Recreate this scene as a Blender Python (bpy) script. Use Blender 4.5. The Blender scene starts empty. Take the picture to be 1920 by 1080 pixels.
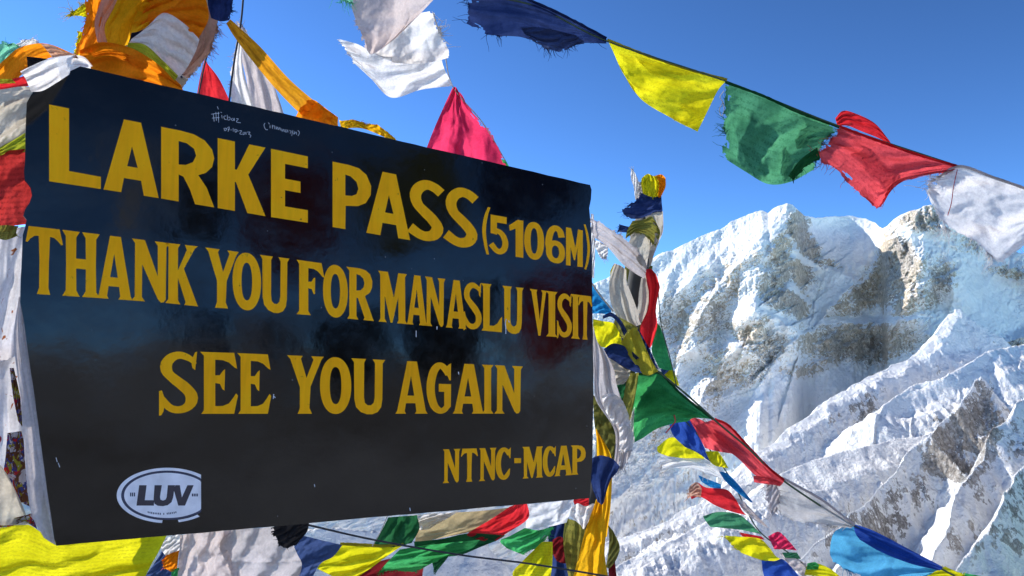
import bpy, math, random
import numpy as np
from mathutils import Vector, Matrix
from mathutils.geometry import tessellate_polygon
R = math.radians
random.seed(5)
SC = bpy.context.scene
COL = SC.collection

# ---------------------------------------------------------------- camera, sky, sun, exposure
F = 1920 * 28 / 36.0                        # focal length in photo pixels
PITCH = math.atan((776 - 540) / F)          # the eye-level line sits at y = 776
EYE = np.array([0.0, 0.0, 1.5])
cam_d = bpy.data.cameras.new('camera'); cam = bpy.data.objects.new('camera', cam_d); COL.objects.link(cam)
cam_d.lens = 28; cam_d.sensor_width = 36; cam_d.clip_start = 0.05; cam_d.clip_end = 60000
cam.location = EYE; cam.rotation_euler = (R(90) + PITCH, 0, 0)
SC.camera = cam

SUN_AZ, SUN_EL = R(-61), R(33)              # azimuth from +Y, negative = left of the view
w = bpy.data.worlds.new('World'); SC.world = w; w.use_nodes = True
nt = w.node_tree
sky = nt.nodes.new('ShaderNodeTexSky'); sky.sky_type = 'NISHITA'; sky.sun_disc = False
sky.sun_elevation = SUN_EL; sky.sun_rotation = SUN_AZ
sky.altitude = 5000; sky.air_density = 1.0; sky.dust_density = 0.0; sky.ozone_density = 3.0
bg = nt.nodes['Background']; bg.inputs['Strength'].default_value = 0.15
# the thin dry air at 5100 m gives a deeper blue than the sky model's: steeper response, slightly cooler
vm = nt.nodes.new('ShaderNodeVectorMath'); vm.operation = 'SCALE'; vm.inputs['Scale'].default_value = .15
gm = nt.nodes.new('ShaderNodeGamma'); gm.inputs['Gamma'].default_value = 1.65
v2 = nt.nodes.new('ShaderNodeVectorMath'); v2.operation = 'MULTIPLY'; v2.inputs[1].default_value = (2.35 / .15, 2.5 / .15, 2.1 / .15)
nt.links.new(sky.outputs[0], vm.inputs[0]); nt.links.new(vm.outputs[0], gm.inputs[0]); nt.links.new(gm.outputs[0], v2.inputs[0]); nt.links.new(v2.outputs[0], bg.inputs[0])
sun_d = bpy.data.lights.new('sun', 'SUN'); sun_d.energy = 5.0; sun_d.angle = R(0.5); sun_d.color = (1, .95, .87)
sun = bpy.data.objects.new('sun', sun_d); COL.objects.link(sun)
sdir = Vector((math.sin(SUN_AZ) * math.cos(SUN_EL), math.cos(SUN_AZ) * math.cos(SUN_EL), math.sin(SUN_EL)))
sun.rotation_euler = sdir.to_track_quat('Z', 'Y').to_euler()
SC.view_settings.view_transform = 'Standard'; SC.view_settings.look = 'None'
SC.view_settings.exposure = 0.4; SC.view_settings.gamma = 1; SC.view_settings.use_curve_mapping = False
SC.cycles.max_bounces = 8; SC.cycles.diffuse_bounces = 4; SC.cycles.transparent_max_bounces = 12

# ---------------------------------------------------------------- helpers
cp, sp = math.cos(PITCH), math.sin(PITCH)
def P(px, py, d):
    """the point seen at photo pixel (px, py), d metres along the view axis"""
    x = (np.asarray(px, float) - 960) / F; y = -(np.asarray(py, float) - 540) / F
    d = np.asarray(d, float)
    return np.stack([x * d, (cp - sp * y) * d, (sp + cp * y) * d + EYE[2]], -1)
def to_px(p):
    q = p - EYE
    dep = q[..., 1] * cp + q[..., 2] * sp; up = -q[..., 1] * sp + q[..., 2] * cp
    return 960 + F * q[..., 0] / dep, 540 - F * up / dep
_rng = np.random.default_rng(3)
PERM = _rng.integers(0, 1 << 16, 4096)
def _h(i, j): return (PERM[(i + PERM[j & 4095]) & 4095] & 65535) / 65535.0
def noise(x, y):
    """value noise, -1..1"""
    i = np.floor(x).astype(np.int64); j = np.floor(y).astype(np.int64)
    fx = x - i; fy = y - j; fx = fx * fx * (3 - 2 * fx); fy = fy * fy * (3 - 2 * fy)
    a, b, c, d = _h(i, j), _h(i + 1, j), _h(i, j + 1), _h(i + 1, j + 1)
    return ((a * (1 - fx) + b * fx) * (1 - fy) + (c * (1 - fx) + d * fx) * fy) * 2 - 1
def fbm(x, y, o=5, g=.5):
    s = 0; a = 1.0; t = 0
    for k in range(o):
        s = s + a * noise(x + 17.3 * k, y - 9.1 * k); t += a; a *= g; x = x * 2.03; y = y * 2.03
    return s / t
def ridged(x, y, o=5, g=.55):
    s = 0; a = 1.0; t = 0
    for k in range(o):
        s = s + a * (1 - np.abs(noise(x + 31.7 * k, y + 11.9 * k)) * 2); t += a; a *= g; x = x * 2.07; y = y * 2.07
    return s / t
def catmull(pts, n, closed=False):
    """resample a polyline of any dimension to n points on a Catmull-Rom curve"""
    p = np.asarray(pts, float)
    if len(p) == 2:
        t = np.linspace(0, 1, n)[:, None]; return p[0] * (1 - t) + p[1] * t
    seg = np.linalg.norm(np.diff(p, axis=0), axis=1) + 1e-9; s = np.r_[0, np.cumsum(seg)]
    q = np.vstack([2 * p[0] - p[1], p, 2 * p[-1] - p[-2]])
    t = np.linspace(0, s[-1], n); k = np.clip(np.searchsorted(s, t, 'right') - 1, 0, len(p) - 2)
    f = ((t - s[k]) / seg[k])[:, None]
    a, b, c, d = q[k], q[k + 1], q[k + 2], q[k + 3]
    return .5 * ((2 * b) + (-a + c) * f + (2 * a - 5 * b + 4 * c - d) * f ** 2 + (-a + 3 * b - 3 * c + d) * f ** 3)

def mesh_obj(name, V, faces, mat, parent=None, smooth=True, uv=None, origin=None):
    V = np.asarray(V, float)
    if origin is None:
        origin = np.array(parent['_o']) if parent is not None else V.mean(0)
    me = bpy.data.meshes.new(name)
    me.from_pydata((V - origin).tolist(), [], [tuple(int(i) for i in f) for f in faces])
    if uv is not None:
        l = me.uv_layers.new(name='UVMap'); idx = np.empty(len(me.loops), dtype=np.int32); me.loops.foreach_get('vertex_index', idx)
        l.data.foreach_set('uv', np.asarray(uv, np.float32)[idx].ravel())
    me.materials.append(mat)
    if smooth: me.polygons.foreach_set('use_smooth', [True] * len(me.polygons))
    o = bpy.data.objects.new(name, me); COL.objects.link(o)
    if parent is not None: o.parent = parent; o['_o'] = [float(c) for c in origin]
    else: o.location = origin; o['_o'] = [float(c) for c in origin]
    return o
def tag(o, label=None, cat=None, group=None, kind=None):
    if label: o['label'] = label
    if cat: o['category'] = cat
    if group: o['group'] = group
    if kind: o['kind'] = kind
    return o
def tube_geo(path, rad, ns=8, cap=True):
    p = np.asarray(path, float); n = len(p); rad = np.broadcast_to(np.asarray(rad, float), (n,))
    T = np.gradient(p, axis=0); T /= np.linalg.norm(T, axis=1)[:, None] + 1e-12
    ref = np.array([0, 0, 1.0]) if abs(T[0][2]) < .8 else np.array([1.0, 0, 0])
    V = []; A = np.cross(T[0], ref); A /= np.linalg.norm(A)
    for k in range(n):
        A = A - T[k] * A.dot(T[k]); A /= np.linalg.norm(A); B = np.cross(T[k], A)
        for j in range(ns):
            a = 2 * math.pi * j / ns; V.append(p[k] + rad[k] * (math.cos(a) * A + math.sin(a) * B))
    Fc = [(k * ns + j, k * ns + (j + 1) % ns, (k + 1) * ns + (j + 1) % ns, (k + 1) * ns + j) for k in range(n - 1) for j in range(ns)]
    if cap: Fc += [tuple(range(ns))[::-1], tuple(range((n - 1) * ns, n * ns))]
    return np.array(V), Fc

# ---------------------------------------------------------------- materials
def new_mat(name):
    m = bpy.data.materials.new(name); m.use_nodes = True; nt = m.node_tree; nt.nodes.clear()
    out = nt.nodes.new('ShaderNodeOutputMaterial'); return m, nt, out
def N(nt, t, **kw):
    n = nt.nodes.new(t)
    for k, v in kw.items():
        if k.startswith('i_'): n.inputs[k[2:].replace('_', ' ')].default_value = v
        else: setattr(n, k, v)
    return n
def ramp(nt, src, stops):
    r = nt.nodes.new('ShaderNodeValToRGB'); e = r.color_ramp.elements
    while len(e) < len(stops): e.new(.5)
    for k, (p, c) in enumerate(stops):
        e[k].position = p; e[k].color = (c, c, c, 1) if isinstance(c, (int, float)) else (*c, 1)
    nt.links.new(src, r.inputs[0]); return r
def mixc(nt, fac, a, b, mode='MIX'):
    m = nt.nodes.new('ShaderNodeMix'); m.data_type = 'RGBA'; m.blend_type = mode
    for s, v in ((m.inputs[0], fac), (m.inputs[6], a), (m.inputs[7], b)):
        if isinstance(v, bpy.types.NodeSocket): nt.links.new(v, s)
        elif isinstance(v, (int, float)): s.default_value = v
        else: s.default_value = (*v, 1)
    return m.outputs[2]
def math_n(nt, op, a, b=None):
    m = nt.nodes.new('ShaderNodeMath'); m.operation = op
    for s, v in ((m.inputs[0], a), (m.inputs[1], b)):
        if v is None: continue
        if isinstance(v, bpy.types.NodeSocket): nt.links.new(v, s)
        else: s.default_value = v
    return m.outputs[0]
CL = {}
def cloth_mat(key, col, trans=.5, tcol=None, dirt=.25, text=None, flat=0.0):
    """thin woven cotton: reflects and lets light through; faded patches, weave, optional printed text rows"""
    if key in CL: return CL[key]
    m, nt, out = new_mat('cloth_' + key)
    tc = N(nt, 'ShaderNodeTexCoord')
    mp = N(nt, 'ShaderNodeMapping'); nt.links.new(tc.outputs['Object'], mp.inputs[0])
    n1 = N(nt, 'ShaderNodeTexNoise', i_Scale=18.0, i_Detail=5.0); nt.links.new(mp.outputs[0], n1.inputs[0])
    n2 = N(nt, 'ShaderNodeTexNoise', i_Scale=260.0, i_Detail=3.0); nt.links.new(mp.outputs[0], n2.inputs[0])
    r1 = ramp(nt, n1.outputs[0], [(.32, 0.0), (.72, 1.0)])
    dark = tuple(c * (1 - dirt) for c in col); fade = tuple(min(1, c * (1 + dirt * .4) + dirt * .06) for c in col)
    base = mixc(nt, r1.outputs[0], dark, fade)
    r2 = ramp(nt, n2.outputs[0], [(.3, .82), (.7, 1.0)])
    base = mixc(nt, 1.0, base, r2.outputs[0], 'MULTIPLY')
    if text:
        nrow, amt, tcolr = text
        uvm = N(nt, 'ShaderNodeUVMap'); sx = N(nt, 'ShaderNodeSeparateXYZ'); nt.links.new(uvm.outputs[0], sx.inputs[0])
        v = math_n(nt, 'MULTIPLY', sx.outputs[1], nrow); fr = math_n(nt, 'FRACT', v)
        band = ramp(nt, fr, [(.18, 0.0), (.28, 1.0), (.62, 1.0), (.72, 0.0)])
        fl = math_n(nt, 'FLOOR', v)
        cx = N(nt, 'ShaderNodeCombineXYZ'); nt.links.new(math_n(nt, 'MULTIPLY', sx.outputs[0], nrow * 3.2), cx.inputs[0])
        nt.links.new(math_n(nt, 'ADD', math_n(nt, 'MULTIPLY', fl, 7.3), math_n(nt, 'MULTIPLY', fr, 1.6)), cx.inputs[1])
        gl = N(nt, 'ShaderNodeTexNoise', i_Scale=1.6, i_Detail=2.0); nt.links.new(cx.outputs[0], gl.inputs[0])
        gr = ramp(nt, gl.outputs[0], [(.47, 0.0), (.53, 1.0)])
        worn = ramp(nt, n1.outputs[0], [(.3, .35), (.6, 1.0)])
        u_ok = ramp(nt, sx.outputs[0], [(.04, 0.0), (.08, 1.0), (.92, 1.0), (.96, 0.0)])
        k = math_n(nt, 'MULTIPLY', math_n(nt, 'MULTIPLY', band.outputs[0], gr.outputs[0]), math_n(nt, 'MULTIPLY', worn.outputs[0], u_ok.outputs[0]))
        base = mixc(nt, math_n(nt, 'MULTIPLY', k, amt), base, tcolr)
    bump = N(nt, 'ShaderNodeBump', i_Strength=.35, i_Distance=.0012); nt.links.new(n2.outputs[0], bump.inputs['Height'])
    n3 = N(nt, 'ShaderNodeTexNoise', i_Scale=55.0, i_Detail=4.0); nt.links.new(mp.outputs[0], n3.inputs[0])
    b2 = N(nt, 'ShaderNodeBump', i_Strength=.55, i_Distance=.004); nt.links.new(n3.outputs[0], b2.inputs['Height']); nt.links.new(bump.outputs[0], b2.inputs['Normal'])
    di = N(nt, 'ShaderNodeBsdfDiffuse', i_Roughness=.6); tr = N(nt, 'ShaderNodeBsdfTranslucent')
    nt.links.new(base, di.inputs[0])
    tcx = mixc(nt, 1.0, base, tcol if tcol else tuple(min(1, c ** .8) for c in (1, 1, 1)), 'MULTIPLY')
    nt.links.new(tcx, tr.inputs[0]); nt.links.new(b2.outputs[0], di.inputs['Normal']); nt.links.new(b2.outputs[0], tr.inputs['Normal'])
    mx = N(nt, 'ShaderNodeMixShader'); mx.inputs[0].default_value = trans
    nt.links.new(di.outputs[0], mx.inputs[1]); nt.links.new(tr.outputs[0], mx.inputs[2])
    res = mx.outputs[0]
    if flat:      # open gauzy weave lets a little pass straight through
        tp = N(nt, 'ShaderNodeBsdfTransparent'); m2 = N(nt, 'ShaderNodeMixShader'); m2.inputs[0].default_value = flat
        nt.links.new(res, m2.inputs[1]); nt.links.new(tp.outputs[0], m2.inputs[2]); res = m2.outputs[0]
    nt.links.new(res, out.inputs[0]); CL[key] = m; return m
def plain(name, col, rough=.6, noise_s=30.0, var=.25, bump=.0, metal=0.0, spec=.5):
    m, nt, out = new_mat(name); b = N(nt, 'ShaderNodeBsdfPrincipled'); b.inputs['Roughness'].default_value = rough
    b.inputs['Metallic'].default_value = metal; b.inputs['Specular IOR Level'].default_value = spec
    tc = N(nt, 'ShaderNodeTexCoord'); n = N(nt, 'ShaderNodeTexNoise', i_Scale=noise_s, i_Detail=6.0); nt.links.new(tc.outputs['Object'], n.inputs[0])
    r = ramp(nt, n.outputs[0], [(.3, tuple(c * (1 - var) for c in col)), (.7, tuple(min(1, c * (1 + var * .5)) for c in col))])
    nt.links.new(r.outputs[0], b.inputs[0])
    if bump:
        bp = N(nt, 'ShaderNodeBump', i_Strength=bump, i_Distance=.002); nt.links.new(n.outputs[0], bp.inputs['Height']); nt.links.new(bp.outputs[0], b.inputs['Normal'])
    nt.links.new(b.outputs[0], out.inputs[0]); return m
# ---------------------------------------------------------------- mountains
def snow_rock_mat(name, near=False, high=False):
    m, nt, out = new_mat(name)
    geo = N(nt, 'ShaderNodeNewGeometry'); at = N(nt, 'ShaderNodeAttribute'); at.attribute_name = 'rock'
    sc = 1.0 if near else .001
    def nz(scale, det=8.0, st=(1, 1, 1)):
        mp = N(nt, 'ShaderNodeMapping'); mp.inputs['Scale'].default_value = tuple(s * sc for s in st); nt.links.new(geo.outputs['Position'], mp.inputs[0])
        n = N(nt, 'ShaderNodeTexNoise', i_Scale=scale, i_Detail=det, i_Roughness=.62); nt.links.new(mp.outputs[0], n.inputs[0]); return n.outputs[0]
    a = nz(*((9.0, 9.0, (1, 1, .7)) if high else (16.0, 10.0, (1, 1, .8)))); b = nz(*((42.0, 8.0, (1, 1, .6)) if high else (70.0, 8.0, (1, 1, .7)))); c = nz(2.0, 3.0)
    nse = math_n(nt, 'ADD', math_n(nt, 'MULTIPLY', math_n(nt, 'SUBTRACT', a, .5), .95), math_n(nt, 'MULTIPLY', math_n(nt, 'SUBTRACT', b, .5), .62 if high else .9))
    v = math_n(nt, 'ADD', at.outputs['Fac'], nse)
    k = ramp(nt, v, [(.455, 0.0), (.565, 1.0)] if high else [(.47, 0.0), (.54, 1.0)])
    tone = ramp(nt, c, ([(.35, (.62, .50, .37)), (.5, (.53, .45, .35)), (.66, (.39, .35, .31))] if high else ([(.35, (.40, .33, .25)), (.6, (.28, .24, .19))] if near else [(.35, (.40, .35, .30)), (.5, (.31, .28, .25)), (.66, (.19, .175, .165))])))
    cr = nz(120.0, 7.0, (1, 1, .55)); grain = ramp(nt, math_n(nt, 'ADD', math_n(nt, 'MULTIPLY', b, .5), math_n(nt, 'MULTIPLY', cr, .5)), [(.38, .42), (.5, 1.0), (.6, 1.35)])
    rock = mixc(nt, 1.0, tone.outputs[0], grain.outputs[0], 'MULTIPLY')
    snow_n = ramp(nt, a, [(.3, (.83, .82, .81)), (.6, (.93, .92, .90))])
    ven = ramp(nt, b, [(.52, 1.0), (.66, .62)]); col = mixc(nt, math_n(nt, 'MULTIPLY', k.outputs[0], ven.outputs[0]), snow_n.outputs[0], rock)
    bs = N(nt, 'ShaderNodeBsdfPrincipled', i_Roughness=.75); bs.inputs['Specular IOR Level'].default_value = .2
    nt.links.new(col, bs.inputs[0])
    bp = N(nt, 'ShaderNodeBump', i_Strength=.8, i_Distance=(.03 if near else 22.0)); nt.links.new(b, bp.inputs['Height'])
    bp2 = N(nt, 'ShaderNodeBump', i_Strength=.45, i_Distance=(.1 if near else 75.0)); nt.links.new(a, bp2.inputs['Height']); nt.links.new(bp.outputs[0], bp2.inputs['Normal'])
    nt.links.new(bp2.outputs[0], bs.inputs['Normal'])
    nt.links.new(bs.outputs[0], out.inputs[0]); return m

# ridge lines: (px, py, depth) along the crest, slope towards the sun side, slope of the other side, rockiness
RIDGES = [
 ([(1806,510,5950),(1797,540,5850),(1791,568,5740),(1750,628,5480),(1700,672,5260),(1650,702,5060),(1600,724,4900),(1552,750,4740),(1500,800,4560),(1460,830,4430),(1422,852,4300),(1370,900,4110),(1320,930,3950),(1250,975,3800),(1160,1012,3650),(1000,1080,3400)], 1.0, .40, 95),
 ([(2100,640,5000),(1960,640,4900),(1850,660,4750),(1790,700,4600),(1720,720,4550),(1650,760,4400)], .7, .8),
 ([(2050,760,4300),(1900,790,4100),(1800,800,4000),(1745,815,3900),(1690,823,3820),(1640,832,3750),(1605,840,3700),(1540,862,3600),(1471,888,3500),(1400,933,3380),(1340,972,3280),(1300,998,3200),(1230,1030,3100),(1160,1062,3000),(1000,1130,2800)], .75, .6, 160),
 ([(1900,860,3600),(1870,790,3550),(1850,735,3500),(1835,703,3450),(1815,735,3400),(1780,778,3330),(1748,820,3250),(1715,850,3200),(1690,885,3130),(1650,925,3050),(1600,960,2950),(1560,1000,2880),(1500,1050,2780)], 1.25, 1.35),
 ([(1748,820,3250),(1790,860,3150),(1820,900,3060)], 1.3, 1.5),
 ([(2250,560,3400),(2050,640,3150),(1960,710,2980),(1925,745,2900),(1895,790,2820),(1870,815,2760),(1845,862,2700),(1810,900,2620),(1785,945,2550),(1765,1000,2450),(1720,1080,2330)], 1.2, 1.2),
 ([(2000,830,2600),(1930,870,2500),(1880,930,2400),(1850,1000,2300),(1800,1090,2200)], 1.1, 1.2),
 ([(1640,1000,2750),(1600,1030,2650),(1540,1080,2500),(1440,1130,2400)], 1.0, 1.1),
 ([(900,990,4300),(760,1000,4200),(600,990,4100),(480,1000,4000)], .9, 1.0),
]
# places where bare rock shows through (px, py, radius x, radius y, tilt, amount)
ROCKS = [(1500,430,40,42,.9,.55),(1540,480,45,14,.8,.5),(1425,520,45,80,.2,.4),(1490,560,60,55,.5,.38),(1330,590,60,60,0,.12),
 (1440,690,70,55,.3,.3),(1320,650,60,70,.3,.12),(1290,620,30,70,.3,.12),(1690,480,60,70,-.5,.5),(1720,410,50,28,.2,.42),(1640,540,80,45,-.5,.42),
 (1700,560,60,45,0,.4),(1590,650,70,42,0,.45),(1660,640,60,30,0,.3),(1760,520,40,45,0,.36),(1880,500,60,25,0,.4),(1560,740,20,20,0,.0),
 (1500,700,50,24,0,.26),(1640,760,70,26,-.4,.34),(1500,830,110,28,-.55,.3),(1440,880,60,26,-.6,.26),(1840,790,60,90,0,.55),(1770,860,70,60,-.6,.5),
 (1700,920,70,50,-.6,.34),(1900,830,60,70,-.6,.34),(1880,920,60,60,0,.24),(1850,1010,90,60,0,.22),(1640,1000,90,50,-.5,.35),(1350,720,60,50,0,.16),
 (1280,760,60,80,0,.16),(1400,780,40,20,0,.2),(1260,930,90,60,-.5,.22),(1240,1040,90,40,-.4,.25),(1780,690,70,24,.2,.3),(1860,640,60,30,.3,.25),(1900,680,40,30,0,.3),(1420,960,90,36,-.5,.15)]
SNOWS = [(1330,450,110,34,-.45,.5),(1590,450,55,45,.5,.8),(1780,640,70,90,.9,.25),(1480,800,90,40,-.9,.55),(1600,690,70,18,-.5,.55),(1720,650,80,14,-.9,.5),
 (1560,890,150,42,-.25,.6),(1660,860,70,34,-.3,.5),(1760,740,90,34,-.2,.5),(1420,570,34,12,.4,.3),(1860,600,60,60,0,.3),(1900,740,40,40,0,.4),(1850,560,40,80,0,.5)]

def build_mountains():
    az = np.r_[np.arange(-50, -20, .5), np.arange(-20, 5, .2), np.arange(5, 34.2, .044), np.arange(34.2, 50, .35)]
    az = np.radians(az)
    rr = np.r_[np.linspace(1500, 2200, 50), np.linspace(2210, 4300, 330), np.linspace(4310, 6400, 240)]
    A, Rr = np.meshgrid(az, rr)
    X = np.sin(A) * Rr; Y = np.cos(A) * Rr
    wx = fbm(X / 520, Y / 520, 5) * 75 + fbm(X / 90, Y / 90, 4) * 22; wy = fbm(X / 520 + 40, Y / 520 + 9, 5) * 75 + fbm(X / 90 + 7, Y / 90, 4) * 22
    Xw, Yw = X + wx, Y + wy
    H = np.full(X.shape, -1e5); D = np.full(X.shape, 1e5)
    for pts, s_sun, s_sh, *brk in RIDGES:
        brk = brk[0] if brk else 0
        q = P(*np.array(pts, float).T)
        Hr = np.full(X.shape, -1e5)
        for a, b in zip(q[:-1], q[1:]):
            dx, dy = b[0] - a[0], b[1] - a[1]; L2 = dx * dx + dy * dy + 1e-6
            t = np.clip(((Xw - a[0]) * dx + (Yw - a[1]) * dy) / L2, 0, 1)
            ex, ey = Xw - (a[0] + t * dx), Yw - (a[1] + t * dy); d = np.sqrt(ex * ex + ey * ey)
            side = (ex * -.85 + ey * .53) / (d + 1)
            s = np.where(side > 0, s_sun, s_sh) * (1 + 0 * side)
            # the crest is sharp, the flank eases off with distance
            if brk: h = a[2] + t * (b[2] - a[2]) - s * np.minimum(d, brk) - 1.5 * np.maximum(d - brk, 0)
            else: h = a[2] + t * (b[2] - a[2]) - s * (1.15 * np.minimum(d, 380) + 40 * (1 - np.exp(-d / 60))) - np.maximum(s * .8, .95) * np.maximum(d - 380, 0)
            Hr = np.maximum(Hr, h); D = np.minimum(D, d)
        k = 18.0
        m = np.maximum(H, Hr); H = m + k * np.log1p(np.exp(-np.abs(H - Hr) / k)) * (np.abs(H - Hr) < 300)
    base = -.30 * Rr + 60 * fbm(X / 900, Y / 900, 4)
    base = np.maximum(base, -1300 + 150 * fbm(X / 900, Y / 900, 4))
    H = np.maximum(H, base)
    fade = np.clip(D / 110, .16, 1)
    V = np.stack([X, Y, H], -1)
    px, py = to_px(V)
    Sm = np.zeros(X.shape); Rk = np.zeros(X.shape)
    def blob(lst):
        o = np.zeros(X.shape)
        for bx, by, rx, ry, ti, am in lst:
            c, s = math.cos(ti), math.sin(ti); ux = (px - bx) * c + (py - by) * s; uy = -(px - bx) * s + (py - by) * c
            q2 = (ux / rx) ** 2 + (uy / ry) ** 2; o = np.maximum(o, am * np.exp(-np.minimum(q2, 40) ** 1.6 * .6))
        return o
    Rk = blob(ROCKS); Sm = blob(SNOWS)
    rk_ = np.clip(Rk * 2.2, 0, 1.25)
    g = ridged(X / 300 + wx / 300, Y / 420, 6, .5) * 55 + ridged(X / 75, Y / 120 + wy / 120, 4, .5) * 13 * (1 + 2.2 * rk_) + ridged(X / 26, Y / 32, 4, .65) * 17 * rk_ + fbm(X / 20, Y / 20, 3) * 3
    H = H + g * fade * (1 - .8 * np.clip(Sm * 1.6, 0, 1))
    V[..., 2] = H
    gy, gx = np.gradient(V, axis=0), np.gradient(V, axis=1)
    nrm = np.cross(gx, gy); nrm /= np.linalg.norm(nrm, axis=-1)[..., None] + 1e-9
    steep = 1 - np.abs(nrm[..., 2])
    rock = .12 + Rk * .95 + (steep - .42) * .8 - Sm * .7
    n0, n1 = X.shape
    me = bpy.data.meshes.new('mountain_range')
    nv = n0 * n1; me.vertices.add(nv); me.vertices.foreach_set('co', V.reshape(-1).astype(np.float32))
    i = np.arange(nv).reshape(n0, n1); q = np.stack([i[:-1, :-1], i[:-1, 1:], i[1:, 1:], i[1:, :-1]], -1).reshape(-1, 4)
    me.loops.add(q.size); me.loops.foreach_set('vertex_index', q.ravel().astype(np.int32))
    me.polygons.add(len(q)); me.polygons.foreach_set('loop_start', np.arange(0, q.size, 4, dtype=np.int32))
    me.polygons.foreach_set('use_smooth', [True] * len(q)); me.update(calc_edges=True)
    at = me.attributes.new('rock', 'FLOAT', 'POINT'); at.data.foreach_set('value', rock.ravel().astype(np.float32))
    me.materials.append(snow_rock_mat('snow_and_rock'))
    o = bpy.data.objects.new('mountains', me); COL.objects.link(o)
    tag(o, 'snow covered mountain range with grey brown rock faces under blue sky', kind='structure')
build_mountains()

# ---- the massif: a steep wall laid out from its skyline down, with ribs, gullies and ledges standing out from it
SKYL = [(-400,960,6000),(200,900,6500),(560,790,6500),(800,700,6600),(1020,590,6850),(1100,540,6900),(1130,524,6900),(1160,512,6950),(1215,490,7000),(1240,474,7040),(1262,468,7050),(1290,455,7060),(1330,436,7100),(1352,430,7100),(1372,414,7120),(1400,404,7100),(1415,398,7080),(1428,395,7060),(1440,400,7050),(1450,391,7030),(1464,385,7010),(1475,382,7000),(1486,384,7010),(1494,392,7060),(1508,404,7300),(1530,408,7480),(1560,406,7600),(1590,404,7650),(1620,409,7600),(1640,417,7500),(1654,428,7300),(1664,424,6950),(1676,412,6850),(1690,402,6750),(1706,396,6650),(1722,392,6570),(1735,386,6520),(1748,384,6500),(1762,392,6480),(1800,412,6480),(1840,440,6480),(1860,452,6480),(1890,468,6450),(1920,476,6400),(2000,470,6400),(2150,500,6300)]
# crest line, height of the rib out of the wall (m) at its ends, reach to the left and right (px)
RIBS = [
 ([(1486,386),(1474,414),(1453,443),(1446,462),(1436,498),(1426,527),(1420,560),(1408,600)], 60, 210, 46, 110),
 ([(1474,402),(1440,430),(1412,460),(1390,490),(1360,522),(1338,552),(1316,582),(1300,620)], 60, 250, 34, 60),
 ([(1391,562),(1380,590),(1376,630),(1362,650),(1344,700),(1320,738),(1300,790)], 170, 300, 40, 80),
 ([(1391,562),(1415,578),(1445,592),(1478,610),(1500,628)], 190, 210, 24, 80),
 ([(1366,646),(1390,650),(1412,660),(1438,686)], 190, 130, 18, 70),
 ([(1322,644),(1300,655),(1274,670),(1262,720)], 160, 190, 30, 55),
 ([(1480,465),(1500,472),(1525,488),(1548,502),(1600,520)], 120, 70, 14, 60),
 ([(1474,531),(1492,545),(1520,568)], 120, 90, 14, 60),
 ([(1256,520),(1240,560),(1232,610),(1222,660)], 70, 150, 26, 44),
 ([(1340,470),(1316,500),(1290,530),(1270,556)], 50, 120, 22, 40),
 ([(1300,460),(1276,490),(1250,520)], 20, 50, 18, 26),
 ([(1390,440),(1366,460),(1330,500)], 20, 60, 18, 26),
 ([(1678,412),(1657,427),(1641,456),(1622,500),(1607,527),(1580,552),(1557,577),(1540,604),(1507,631),(1498,660)], 80, 220, 60, 150),
 ([(1737,389),(1716,420),(1706,444),(1718,470),(1730,495),(1724,527),(1706,560),(1691,588)], 60, 190, 60, 40),
 ([(1557,603),(1600,600),(1650,598),(1703,596),(1740,588)], 60, 50, 8, 70),
 ([(1748,400),(1775,440),(1780,500),(1786,545)], 60, 120, 34, 60),
 ([(1562,680),(1520,694),(1490,704),(1466,718),(1440,742),(1412,765),(1378,792),(1360,820)], 50, 120, 28, 150),
 ([(1240,740),(1262,760),(1290,800),(1330,840)], 60, 120, 30, 40),
 ([(1850,495),(1880,500),(1915,510),(1990,540)], 40, 90, 20, 34),
 ([(1862,652),(1890,642),(1930,630)], 60, 110, 20, 60),
 ([(1640,440),(1660,470),(1668,520),(1660,570)], 20, 60, 20, 24),
 ([(1690,430),(1688,470),(1692,520)], 20, 50, 16, 20),
 ([(1560,620),(1556,650),(1548,676)], 40, 70, 16, 20),
 ([(1610,606),(1606,640),(1600,672)], 40, 70, 16, 24),
 ([(1650,604),(1650,640),(1640,670)], 30, 60, 14, 20),
 ([(1460,470),(1466,500),(1462,530)], 20, 50, 14, 20),
]
W_ROCK = [(1494,425,20,26,.3,.62),(1520,462,40,16,.85,.6),(1556,488,36,10,.5,.5),(1462,470,20,36,.1,.5),(1500,510,44,20,.6,.5),(1455,520,30,30,0,.42),(1470,560,50,24,.4,.5),(1410,630,32,30,0,.45),(1440,650,30,26,.6,.4),
 (1400,700,46,36,0,.36),(1345,700,34,50,.3,.38),(1300,600,40,60,.6,.36),(1330,560,30,40,.6,.34),(1360,540,30,30,.5,.34),(1280,640,30,40,.3,.3),(1340,620,26,24,0,.3),(1380,500,24,26,.6,.3),(1420,470,14,30,.6,.25),(1250,580,20,60,.2,.22),
 (1676,500,44,56,.15,.66),(1716,412,34,20,.4,.6),(1740,410,26,22,0,.5),(1640,545,60,26,-.4,.5),(1590,575,40,18,-.5,.4),(1700,560,24,40,.1,.5),(1770,520,26,28,0,.4),(1740,556,30,24,0,.35),
 (1600,642,84,36,0,.56),(1560,650,40,34,0,.5),(1680,640,50,26,0,.4),(1520,640,20,24,0,.3),(1516,696,46,14,-.3,.4),(1470,700,20,14,0,.4),(1885,508,50,13,.15,.55),(1890,648,40,8,-.2,.5),(1800,690,70,24,.2,.35),(1840,470,40,16,.5,.35),
 (1240,700,30,50,0,.2),(1260,800,50,60,0,.2),(1440,600,14,10,0,.3)]
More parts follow.
